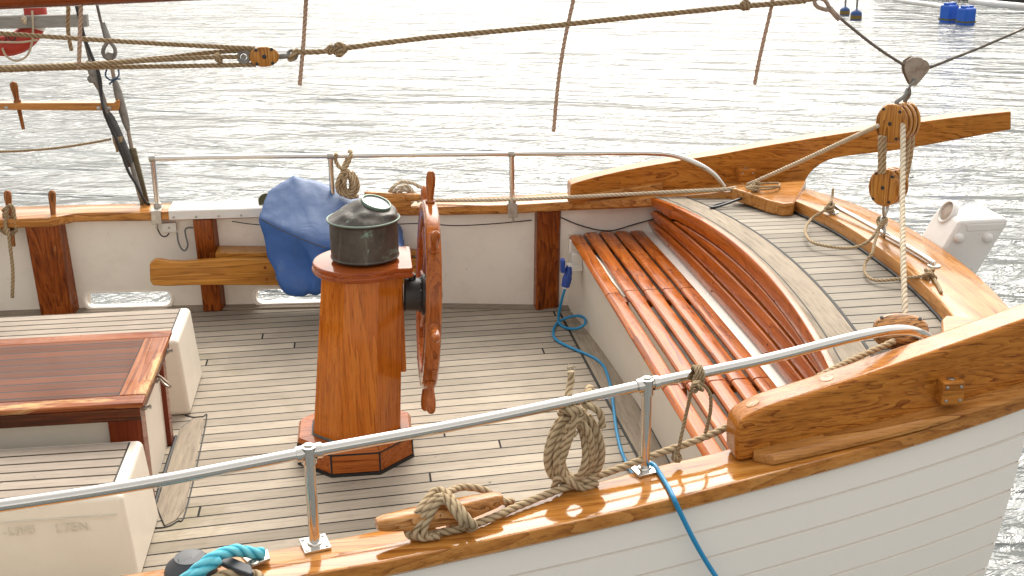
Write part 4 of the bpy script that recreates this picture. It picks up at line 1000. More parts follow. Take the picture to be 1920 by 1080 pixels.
# long line along the near cap rail, from the deck block to the cleat
def zl(px): return 0
rope('near_line', 'long pale rope lying along the near cap rail from the deck block to cleat', 'rope', [[UZ(1676,640,1.03), UZ(1600,674,1.0), UZ(1540,704,.985), UZ(1460,748,.96), UZ(1400,783,.945), UZ(1320,820,.92), UZ(1230,852,.885), UZ(1150,882,.855), UZ(1060,914,.83), UZ(980,945,.82), UZ(920,972,.815), UZ(860,992,.81), UZ(800,1001,.805), UZ(770,1000,.805)]], .0145, ROPE)
# near cleat and its turns
cl = thing('wooden_cleat', UZ(820,975,.80), 'pale oak cleat with worn rounded horns on the near cap rail', 'cleat', 'wooden cleats on the cap rails')
C0, C1 = UZ(706,983,.873), UZ(940,934,.873); d = (C1-C0).normalized(); w = Vector((-d.y, d.x, 0))
def horn(C0, C1, cz, W=.042, H=.037, mat=W_CLEAT, par=None):
    d = (C1-C0); L = d.length; d.normalize(); w = Vector((-d.y, d.x, 0)); mb = MB(); rg = []
    for t in frange(0, 1, 18):
        e = min(t, 1-t)/.5; s = .62 + .38*min(1, e*1.6); 
        if e < .06: s *= .80
        c = C0 + d*L*t + Vector((0,0, -.012*min(1, e*1.5)))
        rg.append([c + w*W*s*math.copysign(abs(math.cos(a))**.6, math.cos(a)) + Vector((0,0,H*s*math.copysign(abs(math.sin(a))**.6, math.sin(a)))) for a in [2*math.pi*k/16 for k in range(16)]])
    mb.loft(rg); return obj('horn', mb, mat, par, angle=50)
horn(C0, C1, 0, par=cl)
mb = MB()
for t in (.36,.64):
    c = C0.lerp(C1, t); mb.prism([Vector((c.x,c.y,zc(c.x)-.002)) + d*a + w*b for a, b in ((-.04,-.028),(.04,-.028),(.04,.028),(-.04,.028))], (0,0,.06))
objs('foot', mb, W_CLEAT, cl, bevel=.008)
def turn(px_pts): return [UZ(a, b, z) for a, b, z in px_pts]
rope('cleat_turns', 'thick manila rope turns crossed over the near cleat', 'rope', [
  turn([(800,1004,.808),(775,1006,.808),(764,998,.825),(770,984,.855),(784,960,.895),(800,938,.918),(817,920,.932),(838,926,.932),(860,950,.918),(878,974,.888),(889,986,.85),(880,992,.815)]),
  turn([(812,1006,.808),(788,1008,.808),(778,998,.83),(786,980,.862),(800,956,.902),(816,936,.928),(832,932,.935),(850,946,.925),(868,968,.895),(880,984,.855)]),
  turn([(824,1004,.808),(800,1006,.81),(795,992,.84),(806,966,.885),(822,942,.922),(836,938,.928),(852,958,.91),(866,978,.875),(868,990,.83)]),
  turn([(826,934,.93),(842,922,.92),(862,914,.905),(885,914,.895),(905,918,.885),(922,928,.86),(944,940,.82),(960,940,.80)])], .0145, ROPE)
# far cleat
fc = thing('wooden_cleat', UZ(740,380,.80), 'varnished oak cleat on the far cap rail behind the wheel', 'cleat', 'wooden cleats on the cap rails')
C0, C1 = UZ(684,363,.90), UZ(808,368,.90); horn(C0, C1, 0, .03, .027, W_CAP, fc)
mb = MB(); c = C0.lerp(C1,.5); mb.box((c.x-.09,c.y-.03,zc(c.x)-.002),(c.x+.09,c.y+.03,.885)); obj('foot', mb, W_CAP, fc, bevel=.008)
rope('cleat_turns', 'pale rope turns humped over the far cleat behind the wheel', 'rope', [
  turn([(722,378,.83),(726,366,.88),(738,350,.95),(752,341,.97),(772,343,.97),(792,352,.94),(812,358,.9)]),
  turn([(728,380,.83),(734,366,.89),(748,352,.95),(764,349,.95),(776,362,.91),(785,378,.84)]),
  turn([(736,381,.83),(744,366,.89),(756,356,.93),(768,360,.91),(774,376,.84),(760,384,.82),(735,384,.82),(725,380,.82)])], .0135, ROPEP)
# coil hanging on the near handrail
def coil(c, hw, hh, n, seed, tilt, r):
    rnd = random.Random(seed); paths = []; pts = []
    for k in range(n):
        f = .45 + .55*k/(n-1); oy = rnd.uniform(-.03,.03) + (.018*math.sin(k*2.1)); ox = rnd.uniform(-.012,.012); ph = rnd.uniform(-.15,.15)
        for j in range(14):
            a = math.pi/2 + ph + 2*math.pi*j/14
            x = hw*f*math.cos(a)*(1-.22*math.sin(a)); zz = hh*(f*.5+.5)*math.sin(a)
            pts.append(Vector(c) + Vector((x*math.cos(tilt) + zz*math.sin(tilt) + ox, oy + .012*math.sin(a*2+k), zz*math.cos(tilt) - x*math.sin(tilt))))
    return pts
cc = UY(1079,842,-2.09)
cp = coil(cc, .098, .150, 12, 4, .06, .0135)
nk = lambda a, b, y: UY(a, b, y)
rope('rope_coil', 'big coil of manila rope hung from the near handrail', 'rope', [cp,
  [nk(1060,905,-2.06), nk(1050,880,-2.11), nk(1075,800,-2.13), nk(1076,770,-2.12), nk(1066,745,-2.09), nk(1068,725,-2.05), nk(1071,712,-2.04), nk(1070,697,-2.04)],
  [nk(1130,800,-2.10), nk(1125,775,-2.11), nk(1108,762,-2.12), nk(1097,758,-2.10), nk(1100,738,-2.08), nk(1106,727,-2.03), nk(1104,740,-1.99), nk(1096,765,-2.0), nk(1085,780,-2.08), nk(1075,775,-2.13), nk(1060,768,-2.12), nk(1050,775,-2.08)],
  [nk(1060,775,-2.06), nk(1075,766,-2.13), nk(1090,775,-2.12), nk(1080,790,-2.13), nk(1066,800,-2.12), nk(1080,815,-2.12)],
  [nk(1038,915,-2.1), nk(1050,895,-2.12), nk(1090,915,-2.12), nk(1120,905,-2.1)]], .0138, ROPE)
mb = MB(); q = nk(1070,694,-2.04)
rnd = random.Random(3)
for k in range(40):
    a = rnd.uniform(0, 6.28); e = rnd.uniform(.004,.022); mb.tube([q, q+Vector((math.cos(a)*e*.5, math.sin(a)*e*.5, .012)), q+Vector((math.cos(a)*e, math.sin(a)*e, rnd.uniform(.004,.02)))], .0018, 4, step=.01)
one('frayed_end', mb, ROPEP, 'frayed tip of the rope coil standing above the near handrail', 'rope end')
# coil on the far handrail
cf = UY(651,343,2.30)
rope('rope_coil', 'small coil of pale rope hung from the far handrail behind the compass', 'rope', [coil(cf, .064, .088, 7, 8, .0, .0135),
  [UY(630,288,2.30), UY(629,300,2.33), UY(636,313,2.30), UY(645,316,2.27), UY(653,306,2.28), UY(658,290,2.30), UY(656,284,2.34), UY(650,300,2.36), UY(643,316,2.32), UY(642,330,2.28), UY(646,345,2.26)],
  [UY(640,362,2.3), UY(655,370,2.28), UY(672,368,2.3)]], .0145, ROPE)
# small stuff on the near rail
rope('rail_lashing', 'thin brown lashing round the near handrail holding the long rope', 'rope', [
  [UZ(1304,703,1.21), UZ(1296,735,1.15), UZ(1288,770,1.05), UZ(1278,815,.96), UZ(1270,852,.88), UZ(1268,860,.86)],
  [UZ(1308,718,1.2), UZ(1322,725,1.16), UZ(1332,742,1.12), UZ(1332,770,1.05), UZ(1326,800,.97), UZ(1322,812,.94)]]
  + [[Vector((q.x + .012*k, q.y, q.z)) + Vector((0, math.cos(t)*.034, math.sin(t)*.034)) for t in frange(0, 2*math.pi, 12)] for q in [UZ(1302,704,1.20)] for k in range(3)]
  + knotpts(UZ(1306,724,1.19), .018, 3, 15) + knotpts(UZ(1268,858,.865), .016, 3, 16), .0075, ROPED, None, 8)

# ------------------------------------------------------------------ belaying pins, pin rail and rigging at far left
def pin(name, label, top, bot, lab_group, L=None):
    top, bot = Vector(top), Vector(bot); d = (top-bot).normalized(); Ln = (top-bot).length
    t = thing(name, bot, label, 'belaying pin', lab_group)
    mb = MB(); h = Ln*.47
    mb.lathe([(.012,0),(.015,Ln-h-.02),(.015,Ln-h)], bot, d, 12); obj('shank', mb, W_PIN, t)
    mb = MB(); mb.lathe([(.015,Ln-h),(.026,Ln-h+.005),(.026,Ln-h+.02),(.018,Ln-h+.03),(.02,Ln-h*.6),(.026,Ln-h*.3),(.026,Ln-h*.12),(.018,Ln-.008),(0,Ln)], bot, d, 14); obj('handle', mb, W_PIN, t, angle=45)
    return t
yp = 2.42
p = UY(97,356,yp); pin('belaying_pin', 'bare belaying pin standing in the far cap rail', p, UY(104,470,yp), 'belaying pins at the far left')
p = UY(13,356,yp); pin('belaying_pin', 'belaying pin with rope belayed on it at the left edge', p, UY(26,462,yp-.06), 'belaying pins at the far left')
p = UY(24,152,2.6); pin('belaying_pin', 'belaying pin standing in the upper pin rail, darker handle', p, UY(44,242,2.6), 'belaying pins at the far left')
by = yp - .03
rope('pin_hitch', 'old rope hitched round the left edge belaying pin, tail hanging down', 'rope', [
  [UY(5,395,by), UY(20,385,by-.05), UY(26,400,by-.04), UY(12,415,by), UY(4,425,by+.02), UY(16,435,by-.05), UY(30,432,by-.03), UY(20,415,by-.05), UY(8,400,by), UY(10,430,by-.05), UY(18,438,by-.07)],
  [UY(14,390,by-.06), UY(10,420,by-.07), UY(16,440,by-.10), UY(20,470,by-.11), UY(24,510,by-.11), UY(23,558,by-.11)],
  [UY(24,388,by-.05), UY(28,410,by-.05), UY(30,430,by-.05), UY(20,440,by-.03), UY(3,432,by), UY(2,410,by)]], .0125, ROPED)
ysh = 2.62
pr = thing('pin_rail', UY(110,205,ysh-.03), 'varnished pin rail bar lashed across the shrouds at upper left', 'pin rail')
mb = MB(); a, b = UY(-260,204,ysh-.06), UY(224,198,ysh-.06)
mb.prism([a, UY(205,208,ysh-.06), UY(221,208,ysh-.06), UY(224,202,ysh-.06), UY(224,190,ysh-.06), UY(221,186,ysh-.06), UY(214,193,ysh-.06), UY(-260,194,ysh-.06)], (0,.10,0)); obj('bar', mb, W_CAP, pr, bevel=.006)
mb = MB()
for px in (12,185,205): mb.lathe([(.015,-.002),(.015,.005),(.008,.01),(0,.011)], UY(px, 203, ysh-.061), (0,-1,0), 10)
objs('bolt', mb, S_DULL, pr)
def seg(mb, a, b, r0, r1, n=12): 
    a, b = Vector(a), Vector(b); mb.lathe([(0,0),(r0,0),(r1,(b-a).length),(0,(b-a).length)], a, b-a, n)
# shroud with rigging screw, aft
s1 = thing('rigging_screw', UY(268,380,ysh), 'grey rigging screw and shroud with round thimble, right one of the pair', 'rigging screw', 'rigging screws of the far shrouds')
mb = MB(); seg(mb, UY(232,150,ysh), UY(182,8,ysh), .014, .014); 
mb = MB(); mb.tube([UY(205,80,ysh), UY(192,50,ysh), UY(182,10,ysh), UY(165,-60,ysh)], .010, 8, step=.05); obj('wire', mb, S_WIRE, s1)
mb = MB(); seg(mb, UY(203,76,ysh), UY(192,42,ysh), .026, .018); obj('sleeve', mb, S_GALV, s1)
mb = MB(); q = UY(205,98,ysh); mb.tube([UY(203,76,ysh), UY(194,92,ysh), UY(195,104,ysh), UY(205,111,ysh), UY(215,104,ysh), UY(215,90,ysh), UY(205,77,ysh)], .014, 10, step=.01); mb.lathe([(0,-.04),(.024,-.04),(.024,.04),(0,.04)], UY(206,103,ysh), (0,-1,0), 14); obj('thimble', mb, S_GALV, s1)
mb = MB(); mb.lathe([(.016,0),(.026,.06),(.030,.14),(.030,.26),(.024,.33),(.016,.36)], UY(240,244,ysh), UY(215,150,ysh)-UY(240,244,ysh), 14); obj('barrel', mb, S_GALV, s1)
mb = MB(); seg(mb, UY(215,152,ysh), UY(207,112,ysh), .014, .014); seg(mb, UY(248,285,ysh), UY(240,243,ysh), .014, .014); objs('screw_rod', mb, S_RUST, s1)
mb = MB(); a, b = UY(246,278,ysh), UY(272,382,ysh); dd = (b-a).normalized(); ww = Vector((-dd.z,0,dd.x)); mb.obox((a+b)/2, dd*(b-a).length/2, ww*.032, (0,.014,0)); mb.lathe([(0,-.024),(.02,-.024),(.02,.024),(0,.024)], UY(249,289,ysh), (0,-1,0), 12); obj('chain_plate', mb, metal('bronze_plate', (.22,.19,.13), .5, .3, rust=.4), s1, bevel=.003)
s2 = thing('rigging_screw', UY(262,375,ysh-.05), 'dark rigging screw and shroud wrapped with black cable, left one of the pair', 'rigging screw', 'rigging screws of the far shrouds')
y2 = ysh - .05
mb = MB(); mb.tube([UY(178,148,y2), UY(168,110,y2), UY(158,70,y2), UY(146,20,y2), UY(130,-60,y2)], .012, 8, step=.05); obj('wire', mb, S_WIRE, s2)
mb = MB(); mb.lathe([(.022,0),(.036,.06),(.036,.14),(.02,.2)], UY(187,165,y2), UY(160,95,y2)-UY(187,165,y2), 12); mb.lathe([(0,-.035),(.03,-.03),(.03,.03),(0,.035)], UY(175,147,y2), (-.3,-1,0), 16); obj('thimble', mb, S_GALV, s2)
mb = MB(); seg(mb, UY(203,215,y2), UY(186,163,y2), .018, .018); seg(mb, UY(264,370,y2), UY(246,305,y2), .02, .016); objs('screw_rod', mb, S_GALV, s2)
mb = MB(); mb.lathe([(.018,0),(.032,.05),(.036,.12),(.036,.26),(.03,.36),(.018,.40)], UY(245,312,y2), UY(203,212,y2)-UY(245,312,y2), 14); obj('barrel', mb, metal('dark_barrel', (.10,.10,.10), .45, .3, rust=.2, metallic=.7), s2)
mb = MB(); mb.tube([UY(143,10,y2-.04), UY(155,60,y2-.045), UY(170,100,y2-.05), UY(186,140,y2-.055), UY(190,180,y2-.06), UY(194,205,y2-.10), UY(203,230,y2-.06), UY(222,270,y2-.06), UY(240,320,y2-.05), UY(255,345,y2-.05), UY(270,375,y2-.04), UY(280,383,y2)], .011, 8, step=.02)
mb.tube([UY(148,20,y2-.05), UY(160,75,y2-.05), UY(180,125,y2-.06), UY(188,170,y2-.07)], .008, 8, step=.02); obj('cable', mb, C_BLK, s2)
mb = MB(); mb.tube([UY(200,130,ysh-.03), UY(198,142,ysh-.04), UY(208,150,ysh-.05), UY(222,143,ysh-.04), UY(222,130,ysh-.03)], .006, 8, step=.01); mb.tube([UY(205,158,ysh-.04), UY(215,149,ysh-.04), UY(226,148,ysh-.04)], .006, 8, step=.01); one('cable_tie', mb, plain('dark_blue_cord', (.03,.07,.14), .5), 'dark blue cord tied round the right rigging screw', 'cord')
rope('guard_line', 'thin rope tied to the shroud foot and sagging to the left edge', 'rope', [[UY(-40,285,y2), UY(40,283,y2), UY(110,277,y2), UY(170,268,y2), UY(208,261,y2-.03)]] + [[UY(222,261,y2) + Vector((.03*math.cos(t)+.0, .045*math.sin(t), .008*k)) for t in frange(0, 6.28, 10)] for k in range(-1,3)] + [[UY(214,266,y2-.05), UY(218,276,y2-.05), UY(220,285,y2-.05)]], .0088, ROPED, None, 8)
# lifebuoy and the grey plank lashed in the shrouds
mb = MB(); a = UY(-300,38,ysh-.06); b = UY(165,38,ysh-.06); mb.box((a.x, ysh-.10, b.z-.04), (b.x, ysh-.03, b.z+.042)); one('shroud_plank', mb, W_SILVER, 'weathered grey plank lashed across the shrouds in front of the lifebuoy', 'plank', bevel=.006)
lc = UY(2, 22, ysh+.03)
lb = thing('lifebuoy', lc, 'red lifebuoy with white band hanging behind the grey plank at top left', 'lifebuoy')
lax = Vector((.1,-1,.1)).normalized()
mb = MB(); mb.torus(lc, .225, .075, lax, 40, 16, xdir=(1,0,.1)); obj('ring', mb, BUOYR, lb)
mb = MB(); mb.torus(lc, .225, .077, lax, 8, 16, a0=R_(-33), a1=R_(-15), xdir=(1,0,.1)); mb.torus(lc, .225, .077, lax, 8, 16, a0=R_(20), a1=R_(32), xdir=(1,0,.1)); objs('band', mb, P_STEEL, lb)
text(lb, 'OO', UY(-2,80,ysh-.075) , .075, (1,0,.12), (-.12,0,1), BLK)
rope('buoy_line', 'thin grab line hanging in a loop under the lifebuoy', 'rope', [[UY(60,20,ysh-.1), UY(62,50,ysh-.11), UY(60,80,ysh-.09), UY(50,105,ysh-.08), UY(30,114,ysh-.08), UY(12,105,ysh-.08), UY(4,90,ysh-.08)], [UY(0,79,ysh-.09), UY(40,79,ysh-.09), UY(70,75,ysh-.09)], ] + knotpts(UY(45,38,ysh-.12), .018, 3, 19), .0075, ROPEP, None, 8)

# ------------------------------------------------------------------ electrics
jb = thing('junction_box', UY(318,425,2.42), 'white junction box under the far cap rail beside a stanchion bracket', 'junction box')
mb = MB(); q = UY(318,425,2.44); mb.obox(q, (.05,0,0), (0,.03,0), (0,0,.034)); obj('case', mb, PLAS, jb, bevel=.005)
mb = MB(); mb.lathe([(0,0),(.006,0),(0,.003)], q + Vector((0,-.03,0)), (0,-1,0), 8); obj('screw', mb, BLK, jb)
mb = MB(); mb.tube([UY(332,436,2.41), UY(334,452,2.4), UY(340,466,2.4), UY(347,470,2.4), UY(352,460,2.4), UY(349,445,2.4), UY(347,432,2.4), UY(352,427,2.4), UY(362,427,2.41)], .006, 8, step=.01); obj('grey_cable', mb, C_GRY, jb)
mb = MB(); mb.tube([UY(295,415,2.42), UY(296,430,2.41), UY(303,442,2.41), UY(312,443,2.41), UY(317,437,2.42)], .005, 8, step=.01); obj('black_cable', mb, C_BLK, jb)
mb = MB(); mb.tube([UY(435,415,2.33), UY(480,421,2.30), UY(560,424,2.25), UY(700,422,2.2), UY(790,419,2.14), UY(850,423,2.1), UY(920,420,2.08), UY(997,413,2.07)], .004, 6, step=.03); one('bulwark_cable', mb, C_BLK, 'thin black cable strung under the far cap rail past the wheel', 'cable')
mb = MB(); mb.tube([UY(1048,406,2.04), UY(1080,420,2.0), UY(1120,431,1.98), UY(1150,432,1.96), UY(1185,422,1.93), UY(1225,411,1.88)], .0045, 6, step=.03); one('bulwark_cable', mb, C_BLK, 'thin black cable sagging above the far end of the bench', 'cable')
so = thing('power_socket', UY(1075,495,1.72), 'white deck socket with blue plug at the far end of the bench', 'socket')
mb = MB(); q = UY(1078,494,1.72); mb.obox(q + Vector((.01,0,.03)), (.036,0,0), (0,.035,0), (0,0,.045)); mb.obox(q + Vector((-.005,-.01,-.022)), (.05,0,0), (0,.04,0), (0,0,.02)); mb.tube([UY(1070,450,1.72), UY(1069,475,1.72)], .008, 8); obj('case', mb, PLAS, so, bevel=.006)
mb = MB(); mb.lathe([(.0,0),(.028,0),(.033,.05),(.033,.07),(.028,.075),(.026,.13),(.022,.15),(0,.15)], UY(1060,538,1.68), UY(1068,500,1.69)-UY(1060,538,1.68), 14); mb.obox(UY(1055,498,1.68), (.014,0,0), (0,.03,0), (0,0,.045)); obj('plug', mb, PLUG, so, bevel=.004, angle=45)
mb = MB(); mb.lathe([(.0,0),(.016,0),(.02,.02),(.02,.03),(0,.032)], UY(1060,541,1.675), UY(1061,528,1.68)-UY(1060,541,1.675), 14); obj('gland', mb, PLAS, so)
mb = MB(); z = .012
mb.tube([UY(1060,540,1.675), UY(1055,556,1.70), UY(1050,578,1.76), UZ(1047,597,.05), UZ(1050,608,z), UZ(1062,615,z), UZ(1082,616,z+.03), UZ(1096,608,z+.06), UZ(1096,597,z+.07), UZ(1082,592,z+.05), UZ(1060,597,z+.025), UZ(1044,607,z), UZ(1037,622,z), UZ(1042,636,z), UZ(1060,647,z), UZ(1085,658,z), UZ(1112,670,z), UZ(1130,684,z), UZ(1139,703,z), UZ(1146,730,z), UZ(1150,760,z), UZ(1155,800,z), UZ(1162,835,z), UZ(1172,862,z+.01), UZ(1182,880,.10), UY(1193,889,-1.90), UY(1205,872,-1.93), Vector((1.10,-1.97,zc(1.1)+.012)), UZ(1212,868,zc(1.15)+.016), UZ(1226,872,zc(1.15)+.011), UZ(1236,886,zc(1.15)+.011), UZ(1252,912,zc(1.15)+.011), UZ(1263,934,zc(1.15)+.009), UY(1270,950,-2.275), UY(1287,985,-2.27), UY(1305,1020,-2.27), UY(1326,1056,-2.26), UY(1362,1110,-2.25), UY(1420,1190,-2.22)], .0095, 10, step=.012)
one('power_cable', mb, C_BLUE, 'bright blue power cable snaking over the deck and down the white hull', 'cable')

# ------------------------------------------------------------------ bow-side fairlead at the bottom left
fa = thing('mooring_fairlead', UZ(420,1060,.8), 'black mooring fairlead with steel plates at the bottom left of the near rail', 'fairlead')
q = UZ(358,1068,.80)
mb = MB(); mb.lathe([(0,0),(.085,0),(.088,.01),(.08,.03),(.055,.05),(.05,.06),(0,.062)], q + Vector((0,0,-.01)), (0,0,1), 28); mb.lathe([(.05,.0),(.045,.05),(0,.055)], q, (.2,-.2,1), 20); obj('roller', mb, RUB, fa, angle=40)
mb = MB(); P_ = [UZ(a, b, .845) for a, b in ((395,1034),(408,1032),(440,1046),(470,1058),(476,1072),(468,1076),(440,1066),(412,1052))]; mb.prism(P_, (0,0,-.02)); obj('jaw', mb, RUB, fa, bevel=.006)
mb = MB(); P_ = [UZ(a, b, .80) for a, b in ((452,1048),(503,1035),(507,1052),(470,1066))]; mb.prism(P_, (0,0,.012)); mb.lathe([(.02,.012),(.018,.018),(.008,.02),(.0,.015)], UZ(476,1062,.80), (0,0,1), 14); obj('steel_plate', mb, S_DULL, fa, bevel=.003)
rope('mooring_rope', 'fuzzy turquoise mooring rope passing over the black fairlead', 'rope', [[UZ(330,1100,.82), UZ(365,1072,.86), UZ(390,1052,.885), UZ(412,1040,.885), UZ(440,1032,.87), UZ(470,1036,.84), UZ(492,1038,.82)], [UZ(345,1100,.83), UZ(385,1064,.87), UZ(410,1048,.88)]], .021, ROPEB)
rope('mooring_rope', 'worn manila mooring rope under the turquoise one at the fairlead', 'rope', [[UZ(375,1110,.82), UZ(410,1082,.82), UZ(445,1074,.82), UZ(480,1078,.815), UZ(500,1095,.81)], [UZ(365,1050,.80), UZ(390,1046,.80), UZ(410,1056,.82)]], .017, ROPE)

# ------------------------------------------------------------------ rudder head behind the transom
rh = thing('rudder_head', (3.4,0,.6), 'white painted steel rudder head box standing behind the transom', 'rudder')
mb = MB(); ya, yb_ = -.14, .14
def q3(px, py, y): return UY(px, py, y)
near = [q3(1802,413,ya), q3(1892,409,ya), q3(1889,424,ya), q3(1822,532,ya), q3(1770,640,ya), q3(1690,600,ya), q3(1763,477,ya)]
mb.prism(near, (0,yb_-ya,0)); obj('box', mb, P_STEEL, rh, bevel=.022, seg=4)
mb = MB(); mb.prism([q3(a, b, ya-.004) for a, b in ((1812,422),(1884,419),(1880,430),(1814,434))], (0,.006,0)); obj('weld_strip', mb, P_STEEL, rh, bevel=.003)
mb = MB(); e = q3(1777,398,.03); eax = (near[6]-near[0]).cross(Vector((0,1,0))).normalized(); eax = eax if eax.x < 0 else -eax; mb.lathe([(.062,-.02),(.068,-.02),(.068,.014),(.060,.016),(.056,.010),(.056,-.004)], e, eax, 24); obj('tube_end', mb, P_STEEL, rh)
mb = MB(); mb.lathe([(0,.0),(.052,.0),(.05,.008),(0,.012)], e, eax, 20); obj('rusty_mouth', mb, S_RUST, rh)
mb = MB()
for px, py in ((1797,446),(1851,445)): mb.lathe([(.03,0),(.026,.02),(.012,.028),(0,.029)], q3(px, py, ya), (0,-1,0), 8)
objs('bolt', mb, P_STEEL, rh, angle=50)

# ------------------------------------------------------------------ water and what floats on it
mb = MB(); mb.add([(-400,-300,WATZ),(500,-300,WATZ),(500,700,WATZ),(-400,700,WATZ)], [(0,1,2,3)])
wo = obj('water', mb, WATER); wo['kind'] = 'structure'
def drum(px, py, w, h, lab, rz):
    c = UZ(px, py, WATZ-.12); t = thing('float_drum', c, lab, 'drum', 'blue float drums by the jetty')
    ex = Vector((math.cos(rz), math.sin(rz), 0)); ey = Vector((-math.sin(rz), math.cos(rz), 0))
    mb = MB(); mb.obox(c + Vector((0,0,h/2)), ex*w/2, ey*w/2, (0,0,h/2)); bd = obj('body', mb, DRUMB, t, bevel=.06, seg=4)
    mb = MB()
    for s in (-.3,.3): mb.obox(c + Vector((0,0,h+.02)) + ex*s*w, ex*.05, ey*.08, (0,0,.03))
    mb.lathe([(.07,0),(.07,.04),(0,.045)], c + Vector((0,0,h)) , (0,0,1), 14); obj('handle', mb, DRUMB, t, bevel=.01)
    mb = MB(); mb.obox(c + Vector((0,0,.2)), ex*(w/2+.004), ey*(w/2+.004), (0,0,.022)); obj('band', mb, plain('slime_band', (.10,.10,.02), .6), t)
    return t
d1 = drum(1777, 50, .36, .58, 'blue plastic float drum with a gull on its shoulder, left of two', .35)
d2 = drum(1809, 55, .36, .56, 'blue plastic float drum nearest the camera, right of two', .3)
def buoy(px, py, r, h, lab):
    c = UZ(px, py, WATZ-.12); t = thing('mooring_buoy', c, lab, 'buoy', 'small blue mooring buoys')
    mb = MB(); mb.lathe([(0,0),(r,0),(r*1.02,.03),(r*1.02,h-.05),(r*.9,h-.01),(r*.2,h+.06),(0,h+.06)], c, (0,0,1), 20); obj('float', mb, plain('buoy_blue', (.02,.07,.22), .5), t, angle=40)
    mb = MB(); mb.lathe([(r*1.03,.14),(r*1.03,.24)], c, (0,0,1), 20); obj('band', mb, plain('buoy_ochre', (.20,.13,.02), .6), t)
    mb = MB(); mb.lathe([(.03,h),(.03,h+1.0)], c, (0,0,1), 8); obj('pole', mb, S_GALV, t)
buoy(1583, 36, .135, .30, 'dark blue mooring buoy with pole, farther left of the pair')
buoy(1604, 45, .15, .34, 'dark blue mooring buoy with ochre band, nearer right of the pair')
# gull on the left drum
gc = UZ(1777, 50, WATZ-.12) + Vector((.28,.05,.60))
gu = thing('gull', gc, 'small pale gull standing on the blue float drum', 'bird')
mb = MB(); sp = [(-.20,.11,.008),(-.16,.115,.022),(-.08,.125,.045),(0,.14,.062),(.08,.165,.058),(.12,.20,.040),(.145,.235,.034),(.17,.25,.036),(.20,.248,.026),(.215,.243,.012)]
mb.loft([[gc + Vector((x, r*math.cos(a)*.9, z + r*math.sin(a))) for a in [2*math.pi*k/14 for k in range(14)]] for x, z, r in sp]); obj('body', mb, plain('gull_white', (.62,.60,.57), .7), gu)
for s in (-1,1):
    mb = MB(); mb.loft([[gc + Vector((x, s*(.035+w*.45)+.012*math.cos(a), z + w*math.sin(a))) for a in [2*math.pi*k/10 for k in range(10)]] for x, z, w in ((-.27,.10,.005),(-.18,.115,.018),(-.05,.14,.04),(.06,.165,.045),(.10,.18,.02))]); obj('wing', mb, plain('gull_grey', (.32,.28,.25), .7), gu)
    mb = MB(); mb.tube([gc + Vector((0,s*.025,.09)), gc + Vector((.005,s*.025,.0))], .006, 6); obj('leg', mb, plain('gull_leg', (.5,.25,.08), .6), gu)
mb = MB(); mb.lathe([(.012,0),(.008,.03),(0,.05)], gc + Vector((.21,0,.245)), (1,0,-.2), 8); obj('beak', mb, plain('gull_beak', (.55,.33,.05), .5), gu)
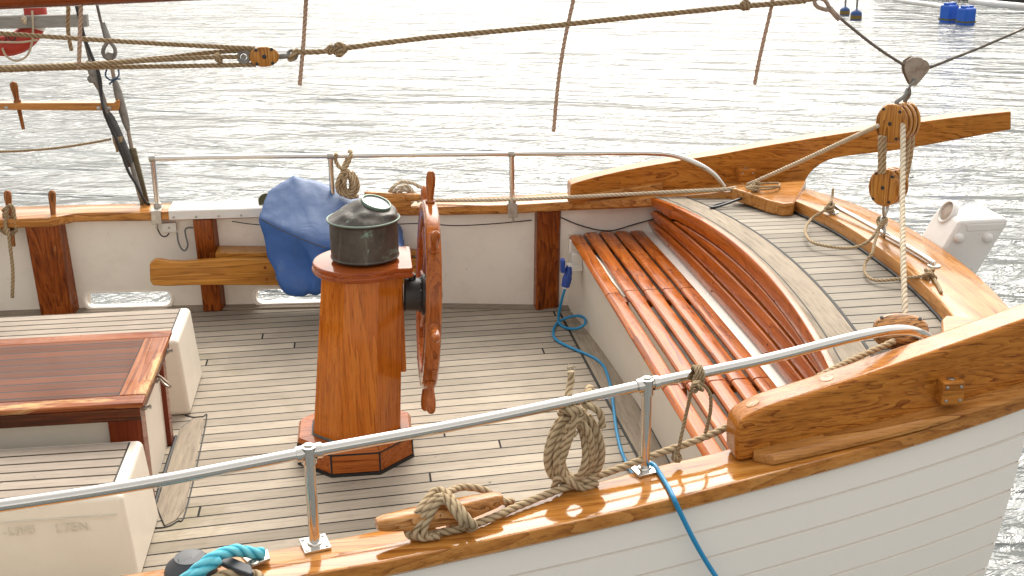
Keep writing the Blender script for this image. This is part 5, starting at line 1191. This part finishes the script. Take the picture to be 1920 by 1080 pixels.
# far jetty and boom pipes along the top right
j0, j1 = UZ(1640,-16,WATZ), UZ(2300,42,WATZ)
jt = thing('floating_jetty', j0.lerp(j1,.5), 'dark floating jetty edge along the top right corner', 'jetty')
d = (j1-j0).normalized(); w = Vector((-d.y, d.x, 0))
mb = MB(); mb.obox(j0.lerp(j1,.5) + w*1.2 + Vector((0,0,.18)), d*(j1-j0).length/2, w*1.2, (0,0,.32)); obj('pontoon', mb, plain('jetty_dark', (.035,.033,.028), .8, bump=.4), jt, bevel=.04)
mb = MB(); mb.obox(j0.lerp(j1,.5) + w*1.2 + Vector((0,0,.54)), d*(j1-j0).length/2, w*1.22, (0,0,.04)); obj('walkway', mb, W_SILVER, jt)
mb = MB(); mb.tube([UZ(1660,-6,WATZ+.25), UZ(1700,3,WATZ+.25), UZ(1745,9,WATZ+.25), UZ(1790,16,WATZ+.3)], .07, 12, step=.3); one('boom_pipe', mb, P_STEEL, 'pale pipe arm reaching from the jetty to the drums', 'pipe')
mb = MB(); mb.tube([UZ(1820,2,WATZ+.45), UZ(1870,8,WATZ+.45), UZ(1960,16,WATZ+.45)], .09, 12, step=.3); one('boom_pipe', mb, P_STEEL, 'pale horizontal pipe in the top right corner', 'pipe')

# ------------------------------------------------------------------ light
SUN_EL, SUN_AZ = R_(46), R_(14)    # azimuth from +Y towards +X
w = bpy.data.worlds.new('World'); sc.world = w; w.use_nodes = True
nt = w.node_tree; bg = nt.nodes['Background']; sky = nt.nodes.new('ShaderNodeTexSky'); sky.sky_type = 'NISHITA'; sky.sun_disc = False
sky.sun_elevation = SUN_EL; sky.sun_rotation = SUN_AZ; sky.air_density = 1.2; sky.dust_density = 6; sky.ozone_density = 1
hs = nt.nodes.new('ShaderNodeHueSaturation'); hs.inputs['Saturation'].default_value = .15
gm = nt.nodes.new('ShaderNodeGamma'); gm.inputs['Gamma'].default_value = .82      # thin overcast evens the sky out
nt.links.new(sky.outputs[0], gm.inputs['Color']); nt.links.new(gm.outputs[0], hs.inputs['Color']); wm = nt.nodes.new('ShaderNodeMix'); wm.data_type = 'RGBA'; wm.blend_type = 'MULTIPLY'; wm.inputs[0].default_value = 1; wm.inputs[7].default_value = (1, .965, .905, 1)
nt.links.new(hs.outputs[0], wm.inputs[6]); nt.links.new(wm.outputs[2], bg.inputs[0]); bg.inputs[1].default_value = .15
L = bpy.data.lights.new('sun', 'SUN'); L.energy = .65; L.angle = R_(36); L.color = (1,.95,.87)
lo_ = bpy.data.objects.new('sun', L); COL.objects.link(lo_)
sd = Vector((math.sin(SUN_AZ)*math.cos(SUN_EL), math.cos(SUN_AZ)*math.cos(SUN_EL), math.sin(SUN_EL)))
lo_.rotation_euler = sd.to_track_quat('Z', 'Y').to_euler(); lo_.location = (0,0,8)
sc.view_settings.view_transform = 'Standard'; sc.view_settings.look = 'None'; sc.view_settings.gamma = 1; sc.view_settings.exposure = 1.63
sc.render.film_transparent = False
